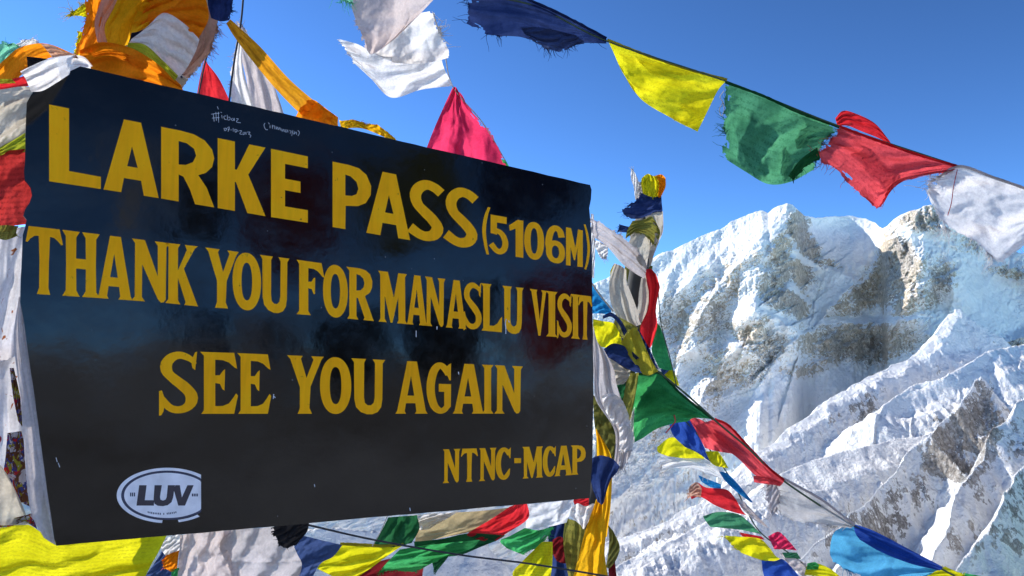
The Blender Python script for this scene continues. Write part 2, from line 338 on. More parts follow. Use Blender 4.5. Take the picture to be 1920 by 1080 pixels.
W_SNOW = [(1290,490,90,26,-.45,.5),(1430,430,50,26,-.7,.5),(1400,420,50,16,-.3,.4),(1590,450,60,40,.5,.9),(1545,520,40,14,-.5,.3),(1560,545,50,14,-.8,.6),(1730,452,34,10,.4,.55),(1840,560,50,90,.2,.6),(1890,590,40,40,0,.5),(1430,760,80,40,-.7,.7),(1480,800,90,60,-.5,.7),(1430,580,30,7,.4,.4),(1500,482,34,5,.5,.5),(1497,550,28,5,.7,.5),(1630,598,90,5,-.03,.6),(1680,720,90,30,-.6,.5),(1800,600,40,60,0,.5),(1560,720,50,26,-.5,.5)]
def build_wall():
    xs = np.r_[np.arange(-400, 1080, 8.0), np.arange(1080, 1950, 1.45), np.arange(1950, 2150, 8.0)]
    vs = np.r_[-np.linspace(90, 2, 16), np.arange(0, 430, 1.25), np.arange(430, 640, 5)]
    sk = np.array(SKYL, float); top = np.interp(xs, sk[:, 0], sk[:, 1]); ds = np.interp(xs, sk[:, 0], sk[:, 2])
    k = np.exp(-np.linspace(-2.5, 2.5, 7) ** 2 / 2); k /= k.sum(); ds = np.convolve(np.pad(ds, 3, 'edge'), k, 'valid')
    top = top + 1.6 * fbm(xs / 14, xs * 0 + 3.3, 4) + .8 * noise(xs / 3.5, xs * 0 + 1.5)
    PX = np.repeat(xs[None, :], len(vs), 0); DY = np.repeat(vs[:, None], len(xs), 1); dy = np.maximum(DY, 0); PY = top[None, :] + dy
    wx = 5 * fbm(PX / 40, PY / 40, 4) + 2.2 * fbm(PX / 11, PY / 11, 3); wy = 5 * fbm(PX / 40 + 50, PY / 40, 4) + 2.2 * fbm(PX / 11 + 50, PY / 11, 3)
    U, Vv = PX + wx, PY + wy
    # how gently the wall leans back: snow shoulders and bowls lean more than rock
    lean = np.full(PX.shape, 2.3)
    for bx, by, rx, ry, ti, am in [(1300,470,130,40,-.42,3.4),(1420,430,60,36,-.6,3.2),(1590,455,60,50,.4,3.5),(1430,770,90,50,-.7,2.6),(1570,715,60,26,-.3,2.6),(1840,560,60,90,0,1.4),(1545,530,40,16,-.8,1.6),(1430,582,40,9,.4,3),(1500,484,40,6,.5,4),(1640,599,100,6,-.03,6),(1500,552,30,6,.7,4),(1120,560,80,40,-.4,2.5)]:
        c, s_ = math.cos(ti), math.sin(ti); ux = (U - bx) * c + (Vv - by) * s_; uy = -(U - bx) * s_ + (Vv - by) * c
        lean = lean + am * np.exp(-((ux / rx) ** 2 + (uy / ry) ** 2) ** 1.5)
    step = np.diff(np.maximum(vs, 0), prepend=0)[:, None]
    D = ds[None, :] - np.cumsum(lean * step, 0)
    ribs = np.zeros(PX.shape)
    for pts, a0, a1, wl, wr in RIBS:
        q = np.array(pts, float); L = np.r_[0, np.cumsum(np.linalg.norm(np.diff(q, axis=0), axis=1))]; best = np.full(PX.shape, 1e9); val = np.zeros(PX.shape)
        for n_, (a, b) in enumerate(zip(q[:-1], q[1:])):
            d_ = b - a; t = np.clip(((U - a[0]) * d_[0] + (Vv - a[1]) * d_[1]) / (d_ @ d_), 0, 1); ex, ey = U - (a[0] + t * d_[0]), Vv - (a[1] + t * d_[1]); dist = np.hypot(ex, ey)
            nl = np.array([-abs(d_[1]), -abs(d_[0])]) / np.linalg.norm(d_); left = (ex * nl[0] + ey * nl[1]) > 0
            w_ = np.where(left, wl, wr); f = (L[n_] + t * (L[n_ + 1] - L[n_])) / L[-1]
            amp = (a0 + (a1 - a0) * f) * np.minimum(1, .15 + f * 6)
            v_ = amp * np.clip(1 - dist / w_, 0, 1) ** 1.25; val = np.maximum(val, v_)
        ribs = ribs + val * (1 - .35 * np.clip(ribs / 200, 0, 1))
    def blob(lst):
        o = np.zeros(PX.shape)
        for bx, by, rx, ry, ti, am in lst:
            c, s_ = math.cos(ti), math.sin(ti); ux = (U - bx) * c + (Vv - by) * s_; uy = -(U - bx) * s_ + (Vv - by) * c
            o = np.maximum(o, am * np.exp(-np.minimum((ux / rx) ** 2 + (uy / ry) ** 2, 40) ** 1.7 * .6))
        return o
    Rk, Sm = blob(W_ROCK), blob(W_SNOW); rough = np.clip(.9 + Rk * .7 - Sm * 1.15, .10, 1.4) * np.clip(.25 + dy / 14, 0, 1)
    c, s_ = math.cos(.85), math.sin(.85); a_ = PX * c + PY * s_; b_ = -PX * s_ + PY * c
    rel = ridged(a_ / 40 + wx * .04, b_ / 95, 5, .6) * 62 + ridged(PX / 15 + wx * .06, PY / 26, 5, .66) * 36 + ridged(a_ / 6, b_ / 9, 3, .6) * 15
    strata = fbm(PX / 60 + 3, (PY + .35 * PX) / 9, 4) * 9 * (.3 + Rk * 2)
    # broken buttresses: each cell of the face is a tilted plane, its edges are steps and clefts
    for cs, am_ in ((34.0, 52.0), (15.0, 22.0)):
        cx_, cy_ = (a_ + wx * 2) / cs, (b_ + wy * 2) / (cs * 1.7); i0, j0 = np.floor(cx_).astype(np.int64), np.floor(cy_).astype(np.int64)
        b1 = np.full(PX.shape, 9.0); b2 = b1.copy(); pl = np.zeros(PX.shape)
        for di_ in (-1, 0, 1):
            for dj_ in (-1, 0, 1):
                ii, jj = i0 + di_, j0 + dj_; fx = ii + _h(ii, jj) - cx_; fy = jj + _h(ii + 91, jj + 17) - cy_; dd_ = fx * fx + fy * fy
                h_ = _h(ii + 7, jj + 53) + 1.1 * fx * (_h(ii + 3, jj + 5) - .25) + .9 * fy * (_h(ii + 13, jj + 29) - .4)
                nearer = dd_ < b1; b2 = np.where(nearer, b1, np.minimum(b2, dd_)); pl = np.where(nearer, h_, pl); b1 = np.where(nearer, dd_, b1)
        edge = np.clip((np.sqrt(b2) - np.sqrt(b1)) / .22, 0, 1)
        strata = strata + am_ * (pl - .5) * edge * np.clip(.35 + Rk * 1.5 - Sm * 1.4, .04, 1.1)
    D = D - ribs * 1.35 - rel * rough - strata * 1.6
    # over the top the mountain falls away behind
    back = np.maximum(-DY, 0); D = D + back * 9.0; PYb = PY + back * .35
    V = P(PX, PYb, D); n0, n1 = PX.shape
    gy, gx = np.gradient(V, axis=0), np.gradient(V, axis=1); nrm = np.cross(gx, gy); nrm /= np.linalg.norm(nrm, axis=-1)[..., None] + 1e-9
    steep = 1 - np.abs(nrm[..., 2])
    rock = .07 + Rk * 1.2 + np.clip(steep - .45, -.2, .5) * .8 - Sm * .75 + .05 * ridged(PX / 20, PY / 20, 3)
    me = bpy.data.meshes.new('massif'); nv = n0 * n1; me.vertices.add(nv); me.vertices.foreach_set('co', V.reshape(-1).astype(np.float32))
    i = np.arange(nv).reshape(n0, n1); q = np.stack([i[:-1, :-1], i[1:, :-1], i[1:, 1:], i[:-1, 1:]], -1).reshape(-1, 4)
    me.loops.add(q.size); me.loops.foreach_set('vertex_index', q.ravel().astype(np.int32)); me.polygons.add(len(q)); me.polygons.foreach_set('loop_start', np.arange(0, q.size, 4, dtype=np.int32))
    me.polygons.foreach_set('use_smooth', [True] * len(q)); me.update(calc_edges=True)
    at = me.attributes.new('rock', 'FLOAT', 'POINT'); at.data.foreach_set('value', rock.ravel().astype(np.float32)); me.materials.append(snow_rock_mat('snow_and_rock_high', high=True))
    o = bpy.data.objects.new('mountain_massif', me); COL.objects.link(o); tag(o, 'high snowy massif with tan rock faces, two summits and a snow saddle between', kind='structure')
build_wall()

def ring_terrain(name, r0, r1, nr, na, fn, mat, label, a0=-180, a1=180):
    az = np.radians(np.linspace(a0, a1, na)); rr = np.exp(np.linspace(math.log(r0), math.log(r1), nr)); A, Rr = np.meshgrid(az, rr)
    X = np.sin(A) * Rr; Y = np.cos(A) * Rr; Z, rock = fn(X, Y, Rr, A)
    V = np.stack([X, Y, Z], -1).reshape(-1, 3); i = np.arange(nr * na).reshape(nr, na)
    q = np.stack([i[:-1, :-1], i[:-1, 1:], i[1:, 1:], i[1:, :-1]], -1).reshape(-1, 4)
    o = mesh_obj(name, V, q, mat, origin=np.zeros(3)); at = o.data.attributes.new('rock', 'FLOAT', 'POINT')
    at.data.foreach_set('value', np.asarray(rock, np.float32).ravel()); tag(o, label, kind='structure')
def f_ground(X, Y, Rr, A):
    front = np.clip((Y + 1.0) / (Rr + 1), 0, 1)
    z = -.34 * np.clip(Rr - 4, 0, None) * np.clip(front * 2.2 + .02, 0, 1) + .10 * np.clip(Rr - 12, 0, None) * (1 - np.clip(front * 2.2, 0, 1)) * np.exp(-Rr / 300)
    z = z + np.clip(Rr / 30, .15, 1) * .5 * fbm(X / 5, Y / 5, 5) + .12 * fbm(X * 1.4, Y * 1.4, 5) * np.clip(Rr - .5, .1, 1)
    return z - .1, .50 + .25 * fbm(X / 7, Y / 7, 4)
ring_terrain('ground', .3, 1560, 220, 420, f_ground, snow_rock_mat('scree_and_snow', True), 'stony ground of the pass with patches of snow')
def f_hills(X, Y, Rr, A):
    k = np.clip((Rr - 1400) / 4200, 0, 1)
    z = -60 + 330 * k + 260 * k * ridged(X / 1500, Y / 1500, 6) - 200 * (1 - k)
    return z, .42 + .3 * fbm(X / 700, Y / 700, 4)
ring_terrain('hills', 1400, 9000, 120, 500, f_hills, snow_rock_mat('far_snow_and_rock'), 'lower snow streaked hills on the other sides of the pass', 52, 308)
# ---------------------------------------------------------------- the sign board
UD = np.array([1985.0 / F, cp + sp * (540 - 776) / -F * 0 + 0, 0.0])
_v = P(2945, 776, 1.0) - EYE; UD = np.array([_v[0], _v[1], 0]); UD /= np.linalg.norm(UD)     # the way the board runs
BN = np.array([UD[1], -UD[0], 0.0])                                                            # its face, towards the viewer
B0 = P(50, 102, .97)
def onboard(px, py, lift=0.0):
    """where the line of sight through a photo pixel meets the board's face"""
    r = P(px, py, 1.0) - EYE
    t = ((B0 - EYE) @ BN) / (r @ BN)
    return EYE + r * t[..., None] + BN * lift
def bdepth(px):
    p = onboard(np.array([px], float), np.array([600.0]))[0] - EYE
    return p[1] * cp + p[2] * sp

def board_mat():
    m, nt, out = new_mat('black_enamel'); b = N(nt, 'ShaderNodeBsdfPrincipled')
    tc = N(nt, 'ShaderNodeTexCoord')
    n = N(nt, 'ShaderNodeTexNoise', i_Scale=9.0, i_Detail=7.0, i_Roughness=.6); nt.links.new(tc.outputs['Object'], n.inputs[0])
    r = ramp(nt, n.outputs[0], [(.3, (.0030, .0026, .0020)), (.75, (.0055, .0048, .0038))])
    # dust film and faint rubbed streaks
    mp = N(nt, 'ShaderNodeMapping'); mp.inputs['Scale'].default_value = (1, 1, 1.3); nt.links.new(tc.outputs['Object'], mp.inputs[0])
    n2 = N(nt, 'ShaderNodeTexNoise', i_Scale=22.0, i_Detail=8.0, i_Roughness=.7); nt.links.new(mp.outputs[0], n2.inputs[0])
    r2 = ramp(nt, n2.outputs[0], [(.52, 0.0), (.72, .07), (.85, .22)])
    c1 = mixc(nt, r2.outputs[0], r.outputs[0], (.07, .066, .058))
    # chips and specks
    vo = N(nt, 'ShaderNodeTexVoronoi', i_Scale=26.0); nt.links.new(tc.outputs['Object'], vo.inputs[0])
    r3 = ramp(nt, vo.outputs['Distance'], [(.02, 1.0), (.035, 0.0)])
    c2 = mixc(nt, math_n(nt, 'MULTIPLY', r3.outputs[0], .5), c1, (.25, .25, .24))
    nt.links.new(c2, b.inputs[0])
    # fine scratches in a few directions
    for an, sc_ in ((.5, 7.0), (-.9, 9.0), (.1, 6.0)):
        m3 = N(nt, 'ShaderNodeMapping'); m3.inputs['Rotation'].default_value = (0, an, an * .3); m3.inputs['Scale'].default_value = (1, 1, 26); nt.links.new(tc.outputs['Object'], m3.inputs[0])
        ns = N(nt, 'ShaderNodeTexNoise', i_Scale=sc_, i_Detail=5.0, i_Roughness=.75, i_Distortion=.3); nt.links.new(m3.outputs[0], ns.inputs[0])
        r5 = ramp(nt, ns.outputs[0], [(.735, 0.0), (.76, .5)]); c2 = mixc(nt, r5.outputs[0], c2, (.05, .05, .052))
    nt.links.new(c2, b.inputs[0])
    rr = ramp(nt, n2.outputs[0], [(.35, .07), (.7, .17)]); nt.links.new(rr.outputs[0], b.inputs['Roughness'])
    n3 = N(nt, 'ShaderNodeTexNoise', i_Scale=3.6, i_Detail=2.0); nt.links.new(tc.outputs['Object'], n3.inputs[0])
    bp = N(nt, 'ShaderNodeBump', i_Strength=.5, i_Distance=.012); nt.links.new(n3.outputs[0], bp.inputs['Height'])
    n4 = N(nt, 'ShaderNodeTexNoise', i_Scale=60.0, i_Detail=4.0); nt.links.new(tc.outputs['Object'], n4.inputs[0])
    bp4 = N(nt, 'ShaderNodeBump', i_Strength=.12, i_Distance=.001); nt.links.new(n4.outputs[0], bp4.inputs['Height']); nt.links.new(bp.outputs[0], bp4.inputs['Normal'])
    nt.links.new(bp4.outputs[0], b.inputs['Normal']); b.inputs['Specular IOR Level'].default_value = .26
    nt.links.new(b.outputs[0], out.inputs[0]); return m
def paint_mat():
    m, nt, out = new_mat('yellow_sign_paint'); b = N(nt, 'ShaderNodeBsdfPrincipled', i_Roughness=.5); b.inputs['Specular IOR Level'].default_value = .08
    tc = N(nt, 'ShaderNodeTexCoord'); n = N(nt, 'ShaderNodeTexNoise', i_Scale=11.0, i_Detail=7.0, i_Roughness=.65); nt.links.new(tc.outputs['Object'], n.inputs[0])
    r = ramp(nt, n.outputs[0], [(.3, (.92, .40, .003)), (.5, (1.0, .46, .003)), (.72, (1.0, .52, .006))])
    mp = N(nt, 'ShaderNodeMapping'); mp.inputs['Scale'].default_value = (90, 90, 7); nt.links.new(tc.outputs['Object'], mp.inputs[0])   # brush marks
    nb = N(nt, 'ShaderNodeTexNoise', i_Scale=1.6, i_Detail=4.0); nt.links.new(mp.outputs[0], nb.inputs[0])
    rb = ramp(nt, nb.outputs[0], [(.3, .90), (.6, 1.0)]); c = mixc(nt, 1.0, r.outputs[0], rb.outputs[0], 'MULTIPLY')
    n2 = N(nt, 'ShaderNodeTexNoise', i_Scale=95.0, i_Detail=7.0, i_Roughness=.75); nt.links.new(tc.outputs['Object'], n2.inputs[0])
    pt = math_n(nt, 'ADD', n2.outputs[0], math_n(nt, 'MULTIPLY', math_n(nt, 'SUBTRACT', n.outputs[0], .5), .35))
    r2 = ramp(nt, pt, [(.66, 0.0), (.71, .9)]); c = mixc(nt, r2.outputs[0], c, (.05, .04, .02)); nt.links.new(c, b.inputs[0])
    bp = N(nt, 'ShaderNodeBump', i_Strength=.3, i_Distance=.001); nt.links.new(nb.outputs[0], bp.inputs['Height']); nt.links.new(bp.outputs[0], b.inputs['Normal'])
    nt.links.new(b.outputs[0], out.inputs[0]); return m
M_BOARD, M_PAINT = board_mat(), paint_mat()

def build_board():
    key = [(150,124),(240,145),(420,187),(640,238),(800,276),(1000,322),(1085,342),(1106,347),(1109,356),(1108,374),(1105,390),(1107,410),(1110,470),(1111,560),(1112,650),(1113,740),(1112,800),(1110,870),(1107,915),(1106,934),
           (1000,944),(860,956),(700,970),(560,983),(400,997),(250,1010),(150,1019),(106,1023),(102,1010),(86,900),(62,725),(44,600),(38,566),(40,500),(43,440),(47,425),(50,412),(44,404),(47,392),(56,380),(60,366),(57,352),(52,345),(46,338),(45,322),(47,300),(48,250),(50,192),(58,178),(66,166)]
    pts = []
    rnd = random.Random(2)
    for a, b in zip(key, key[1:] + key[:1]):
        n = max(1, int(math.hypot(a[0] - b[0], a[1] - b[1]) / 22))
        for k in range(n):
            t = k / n; j = .45
            pts.append((a[0] + (b[0] - a[0]) * t + rnd.uniform(-j, j), a[1] + (b[1] - a[1]) * t + rnd.uniform(-j, j)))
    a = np.array(pts); fr = onboard(a[:, 0], a[:, 1]); bk = fr - BN * .0022; n = len(fr)
    tri = tessellate_polygon([[Vector(((p - B0) @ UD, p[2], 0)) for p in fr]])
    V = np.vstack([fr, bk]); Fc = [tuple(t) for t in tri]
    c = np.cross(V[Fc[0][1]] - V[Fc[0][0]], V[Fc[0][2]] - V[Fc[0][0]]) @ BN
    if c < 0: Fc = [t[::-1] for t in Fc]
    Fc += [tuple(i + n for i in t[::-1]) for t in Fc[:]]
    Fc += [(i, i + n, (i + 1) % n + n, (i + 1) % n) for i in range(n)]
    root = bpy.data.objects.new('sign_board', None); COL.objects.link(root)
    o0 = onboard(np.array([580.0]), np.array([985.0]))[0]; root.location = o0; root['_o'] = [float(x) for x in o0]
    tag(root, 'black painted metal sign with yellow lettering hung between two flag wrapped poles', 'sign')
    mesh_obj('plate', V, Fc, M_BOARD, root, smooth=False)
    return root
BOARD = build_board()

# ---- glyphs, drawn in a box 0..1 x 0..1, y up: ('p', contours) polygons with holes or ('r', centreline, thickness x, thickness y)
def ell(cx, cy, rx, ry, n=36, e=2.0):
    o = []
    for k in range(n):
        a = 2 * math.pi * k / n; c, s = math.cos(a), math.sin(a)
        o.append((cx + rx * math.copysign(abs(c) ** (2 / e), c), cy + ry * math.copysign(abs(s) ** (2 / e), s)))
    return o
def sm(pts, n=40): return [tuple(p) for p in catmull(pts, n)]
def stem(a, b, f=.09, h=.09): return ('p', [[(a - f, 0), (b + f, 0), (b, h), (b - .01, .5), (b, 1 - h), (b + f, 1), (a - f, 1), (a, 1 - h), (a + .01, .5), (a, h)]])
SER = {
 'T': [('p', [[(.08, 1), (.91, 1), (1, .77), (.95, .76), (.86, .82), (.76, .862), (.655, .87), (.625, .5), (.61, .1), (.66, 0), (.30, 0), (.36, .1), (.37, .5), (.35, .87), (.24, .862), (.13, .82), (.05, .76), (0, .77)]])],
 'H': [stem(.10, .38), stem(.62, .90), ('p', [[(.36, .43), (.64, .43), (.64, .585), (.36, .585)]])],
 'A': [('p', [[(0, 0), (.33, 0), (.29, .05), (.33, .2), (.62, .2), (.65, .05), (.6, 0), (1, 0), (.94, .06), (.67, 1), (.37, 1), (.06, .06)], [(.375, .345), (.585, .345), (.485, .72)]])],
 'N': [('p', [[(.02, 1), (.36, 1), (.70, .43), (.70, .93), (.62, 1), (1, 1), (.93, .92), (.91, .06), (.86, .01), (.78, 0), (.70, .05), (.29, .60), (.28, .07), (.36, 0), (0, 0), (.09, .07), (.10, .93)]])],
 'K': [('p', [[(.0, 1), (.46, 1), (.39, .93), (.385, .56), (.66, .92), (.6, 1), (1, 1), (.90, .95), (.57, .60), (.97, .04), (1, 0), (.58, 0), (.62, .05), (.385, .44), (.39, .07), (.46, 0), (0, 0), (.09, .07), (.10, .93)]])],
 'Y': [('p', [[(0, 1), (.43, 1), (.38, .95), (.53, .62), (.72, .94), (.66, 1), (1, 1), (.93, .94), (.64, .47), (.61, .1), (.68, 0), (.29, 0), (.35, .1), (.35, .46), (.09, .94)]])],
 'O': [('p', [ell(.5, .5, .5, .505, 40, 2.15), ell(.5, .5, .185, .33, 30, 2.3)])],
 'U': [('p', [[(0, 1), (.44, 1), (.38, .93), (.375, .30), (.40, .20), (.48, .155), (.58, .155), (.66, .20), (.69, .30), (.70, .93), (.63, 1), (1, 1), (.93, .93), (.915, .26), (.88, .12), (.78, .03), (.62, -.01), (.46, -.01), (.28, .03), (.14, .12), (.09, .26), (.08, .93)]])],
 'F': [('p', [[(0, 1), (.90, 1), (1, .73), (.93, .74), (.78, .83), (.62, .87), (.42, .875), (.42, .62), (.54, .63), (.61, .70), (.67, .71), (.66, .40), (.61, .40), (.54, .49), (.42, .50), (.42, .08), (.51, 0), (0, 0), (.09, .07), (.09, .93)]])],
 'E': [('p', [[(0, 1), (.90, 1), (.98, .74), (.91, .76), (.76, .84), (.60, .875), (.40, .88), (.40, .625), (.52, .63), (.60, .70), (.66, .73), (.645, .38), (.59, .40), (.52, .49), (.40, .50), (.40, .125), (.60, .13), (.76, .17), (.86, .25), (.95, .335), (1, .30), (.90, 0), (.03, 0), (.10, .06), (.10, .94)]])],
 'R': [('p', [[(0, 1), (.48, 1), (.70, .975), (.86, .91), (.945, .78), (.935, .66), (.86, .55), (.68, .47), (.96, .05), (1, 0), (.62, 0), (.66, .05), (.42, .42), (.37, .42), (.37, .07), (.44, 0), (.04, 0), (.11, .07), (.11, .93)], [(.37, .88), (.50, .865), (.61, .81), (.655, .73), (.63, .64), (.52, .575), (.37, .56)]])],
 'P': [('p', [[(0, 1), (.48, 1), (.74, .975), (.92, .89), (1, .74), (.98, .60), (.88, .50), (.70, .44), (.42, .43), (.42, .08), (.50, 0), (.02, 0), (.11, .07), (.11, .93)], [(.42, .89), (.54, .87), (.66, .80), (.69, .72), (.65, .63), (.55, .56), (.42, .545)]])],
 'M': [('p', [[(0, 1), (.34, 1), (.55, .50), (.70, 1), (1, 1), (.94, .93), (.95, .07), (1, 0), (.66, 0), (.71, .06), (.70, .52), (.50, 0), (.43, 0), (.23, .52), (.23, .07), (.30, 0), (.02, 0), (.08, .07), (.07, .93)]])],
 'S': [('r', [(.90, .80), (.78, .88), (.55, .935), (.34, .90), (.20, .79), (.22, .66), (.40, .55), (.62, .44), (.80, .31), (.80, .18), (.66, .09), (.44, .065), (.24, .12), (.10, .27)], (.29, .115), [.35, .8, 1, 1.05, 1, 1, 1.15, 1.2, 1.1, 1, 1, 1, .8, .3]), ('p', [[(.95, 1), (.90, .70), (.83, .74), (.80, .86), (.86, .93), (.90, .99)]]), ('p', [[(.02, -.03), (.02, .36), (.09, .37), (.18, .20), (.13, .04), (.08, -.02)]])],
 'L': [('p', [[(0, 1), (.48, 1), (.41, .93), (.40, .12), (.60, .125), (.76, .18), (.92, .31), (.98, .33), (.97, 0), (.02, 0), (.10, .06), (.10, .93)]])],
 'V': [('p', [[(0, 1), (.44, 1), (.39, .94), (.58, .34), (.73, .94), (.66, 1), (1, 1), (.93, .94), (.62, 0), (.50, 0), (.10, .94)]])],
 'I': [('p', [[(0, 1), (1, 1), (.80, .93), (.79, .5), (.80, .07), (1, 0), (0, 0), (.2, .07), (.21, .5), (.2, .93)]])],
 'C': [('r', [(.86, .76), (.72, .90), (.52, .945), (.32, .85), (.20, .66), (.17, .5), (.20, .33), (.32, .15), (.52, .06), (.74, .13), (.93, .34)], (.36, .12), [.5, .9, 1, 1, 1, 1, 1, 1, 1, .8, .15]), ('p', [[(1, 1), (.98, .66), (.92, .66), (.80, .80), (.80, .92), (.91, .95)]])],
 'G': [('r', [(.86, .76), (.72, .90), (.52, .945), (.32, .85), (.20, .66), (.17, .5), (.20, .33), (.32, .15), (.52, .06), (.70, .07), (.84, .14)], (.34, .12), [.5, .9, 1, 1, 1, 1, 1, 1, 1, .9, .7]), ('p', [[(1, 1), (.99, .66), (.93, .66), (.80, .80), (.80, .92), (.91, .97)]]), ('p', [[(.50, .585), (1, .585), (.99, .14), (.86, .07), (.72, .14), (.72, .43), (.50, .43)]])],
 '-': [('p', [[(0, 0), (1, 0), (1, 1), (0, 1)]])],
}
SAN = {
 'L': [('p', [[(0, 0), (1, 0), (1, .165), (.385, .175), (.385, 1), (0, 1)]])],
 'A': [('p', [[(0, 0), (.32, 0), (.37, .20), (.68, .20), (.73, 0), (1, 0), (.68, 1), (.37, 1)], [(.43, .37), (.62, .37), (.515, .65)]])],
 'R': [('p', [[(0, 1), (.38, 1), (.62, .985), (.82, .93), (.96, .82), (1, .70), (.96, .57), (.84, .47), (.70, .42), (.86, .26), (1, 0), (.64, 0), (.54, .20), (.42, .36), (.33, .38), (.33, 0), (0, 0)], [(.33, .85), (.48, .84), (.62, .78), (.66, .69), (.60, .59), (.46, .53), (.33, .52)]])],
 'K': [('p', [[(0, 1), (.36, 1), (.36, .60), (.40, .60), (.66, 1), (1, 1), (.64, .56), (1, 0), (.62, 0), (.38, .42), (.36, .42), (.36, 0), (0, 0)]])],
 'E': [('p', [[(0, 1), (1, 1), (1, .82), (.38, .82), (.38, .60), (.80, .60), (.80, .43), (.38, .43), (.38, .19), (1, .19), (1, 0), (0, 0)]])],
 'P': [('p', [[(0, 1), (.42, 1), (.68, .98), (.88, .90), (1, .74), (.99, .60), (.86, .46), (.66, .39), (.34, .36), (.33, 0), (0, 0)], [(.33, .84), (.46, .83), (.62, .76), (.67, .66), (.62, .57), (.50, .53), (.33, .52)]])],
 'S': [('r', [(.94, .83), (.74, .90), (.50, .92), (.28, .84), (.185, .71), (.26, .57), (.46, .47), (.68, .37), (.83, .25), (.74, .13), (.52, .075), (.30, .09), (.03, .17)], (.33, .155), [1, 1, 1, 1, 1, 1, 1.1, 1.1, 1.05, 1, 1, 1, 1.1])],
 '5': [('p', [[(.04, 1), (.90, 1), (.90, .82), (.38, .82), (.38, .50), (.04, .52)]]), ('r', [(.12, .56), (.40, .60), (.66, .53), (.82, .36), (.78, .18), (.58, .08), (.36, .09), (.06, .24)], (.32, .14), [.7, .95, 1, 1, 1, 1, 1, 1.1])],
 '1': [('p', [[(0, .82), (.60, 1), (1, 1), (1, 0), (.46, 0), (.46, .76), (.06, .68)]])],
 '0': [('p', [ell(.5, .5, .5, .5, 36, 2.2), ell(.5, .5, .175, .34, 28, 2.3)])],
 '6': [('p', [ell(.52, .30, .48, .30, 32, 2.2), ell(.52, .30, .18, .165, 24, 2.2)]), ('r', [(.83, .70), (.74, .86), (.52, .93), (.30, .83), (.19, .62), (.165, .40), (.17, .27)], (.33, .14), [1, 1, 1, 1, 1, 1, .6])],
 'M': [('p', [[(0, 1), (.30, 1), (.56, .50), (.72, 1), (1, 1), (1, 0), (.68, 0), (.68, .50), (.54, .16), (.46, .16), (.27, .50), (.27, 0), (0, 0)]])],
 '(': [('r', [(.85, 1), (.45, .80), (.20, .5), (.40, .20), (.68, 0)], (.50, .03), [.7, .9, 1, .9, .7])],
 ')': [('r', [(.15, 1), (.55, .80), (.80, .5), (.60, .20), (.25, 0)], (.42, .03), [.7, .9, 1, .9, .7])],
}
def glyph_geo(prims, quad, lift):
    """quad: (x0, x1, top_left_y, top_right_y, base_left_y, base_right_y) in photo pixels"""
    x0, x1, tl, tr, bl, br = quad; V = []; Fc = []
    def put(p, k):
        a = np.array(p, float); px = x0 + (x1 - x0) * a[:, 0]
        top = tl + (tr - tl) * a[:, 0]; bot = bl + (br - bl) * a[:, 0]; py = bot + (top - bot) * a[:, 1]
        return onboard(px, py, lift + k * 2e-5)
    for k, pr in enumerate(prims):
        b = len(V)
        if pr[0] == 'p':
            pts = [q for c in pr[1] for q in c]
            tri = tessellate_polygon([[Vector((q[0], q[1], 0)) for q in c] for c in pr[1]])
            W = put(pts, k)
            for t in tri:
                c = np.cross(W[t[1]] - W[t[0]], W[t[2]] - W[t[0]]) @ BN
                Fc.append(tuple(b + i for i in (t if c > 0 else t[::-1])))
        else:
            _, cl, (tx, ty), prof = pr; n = 44
            c = catmull(cl, n); asp = max(.2, (x1 - x0) / max(1, bl - tl))
            T = np.gradient(c, axis=0) * np.array([asp, 1]); T /= np.linalg.norm(T, axis=1)[:, None]
            nn = np.stack([-T[:, 1], T[:, 0]], 1); pw = np.interp(np.linspace(0, 1, n), np.linspace(0, 1, len(prof)), prof)
            off = nn * np.array([tx, ty]) * .5 * pw[:, None]
            W = put(np.vstack([c + off, c - off]), k)
            for i in range(n - 1): Fc.append((b + i, b + i + n, b + i + n + 1, b + i + 1))
        V.extend(W)
    return V, Fc
def letters(name, font, txt, xs, top, base, label):
    V = []; Fc = []
    ti = lambda x: float(np.interp(x, [p[0] for p in top], [p[1] for p in top])); bi = lambda x: float(np.interp(x, [p[0] for p in base], [p[1] for p in base]))
    for ch, q in zip(txt, xs):
        if len(q) == 2: q = (q[0], q[1], ti(q[0]), ti(q[1]), bi(q[0]), bi(q[1]))
        v, f = glyph_geo(font[ch], q, .0004); f = [tuple(i + len(V) for i in t) for t in f]; V += list(v); Fc += f
    return tag(mesh_obj(name, V, Fc, M_PAINT, BOARD, smooth=False), label, kind='stuff') if False else mesh_obj(name, V, Fc, M_PAINT, BOARD, smooth=False)
T1 = [(92, 196), (298, 237), (508, 279), (623, 303), (900, 359)]; B1 = [(92, 340), (189, 354.6), (297, 371.5), (401, 389), (498, 405.5), (577, 417.8), (648, 430), (769, 450.5), (900, 472)]
letters('lettering', SAN, 'LARKEPASS', [(92, 189), (194, 297.5), (302, 401.5), (408, 497.6), (508, 577), (623.4, 695.7), (686.6, 768.7), (766.6, 831, 331, 344, 445, 458), (834, 895, 346, 357, 457, 470)], T1, B1, '')
letters('lettering', SAN, '(5106M)', [(904.4, 919, 387, 389, 475, 478), (918.2, 953.3, 402, 408, 474, 480), (954, 981, 410, 414, 480, 483.5), (982.5, 1020, 414, 419, 484, 490), (1021.9, 1059.2, 420, 425, 490, 497), (1061, 1092.5, 426, 432, 497, 501), (1094, 1106, 420, 424, 504, 508)], T1, B1, '')
T2 = [(48, 423), (118, 431), (187, 439.6), (310, 455), (371, 462), (447, 472.5), (542, 485), (649, 500), (761, 514), (834, 523), (981, 540), (1110, 556)]
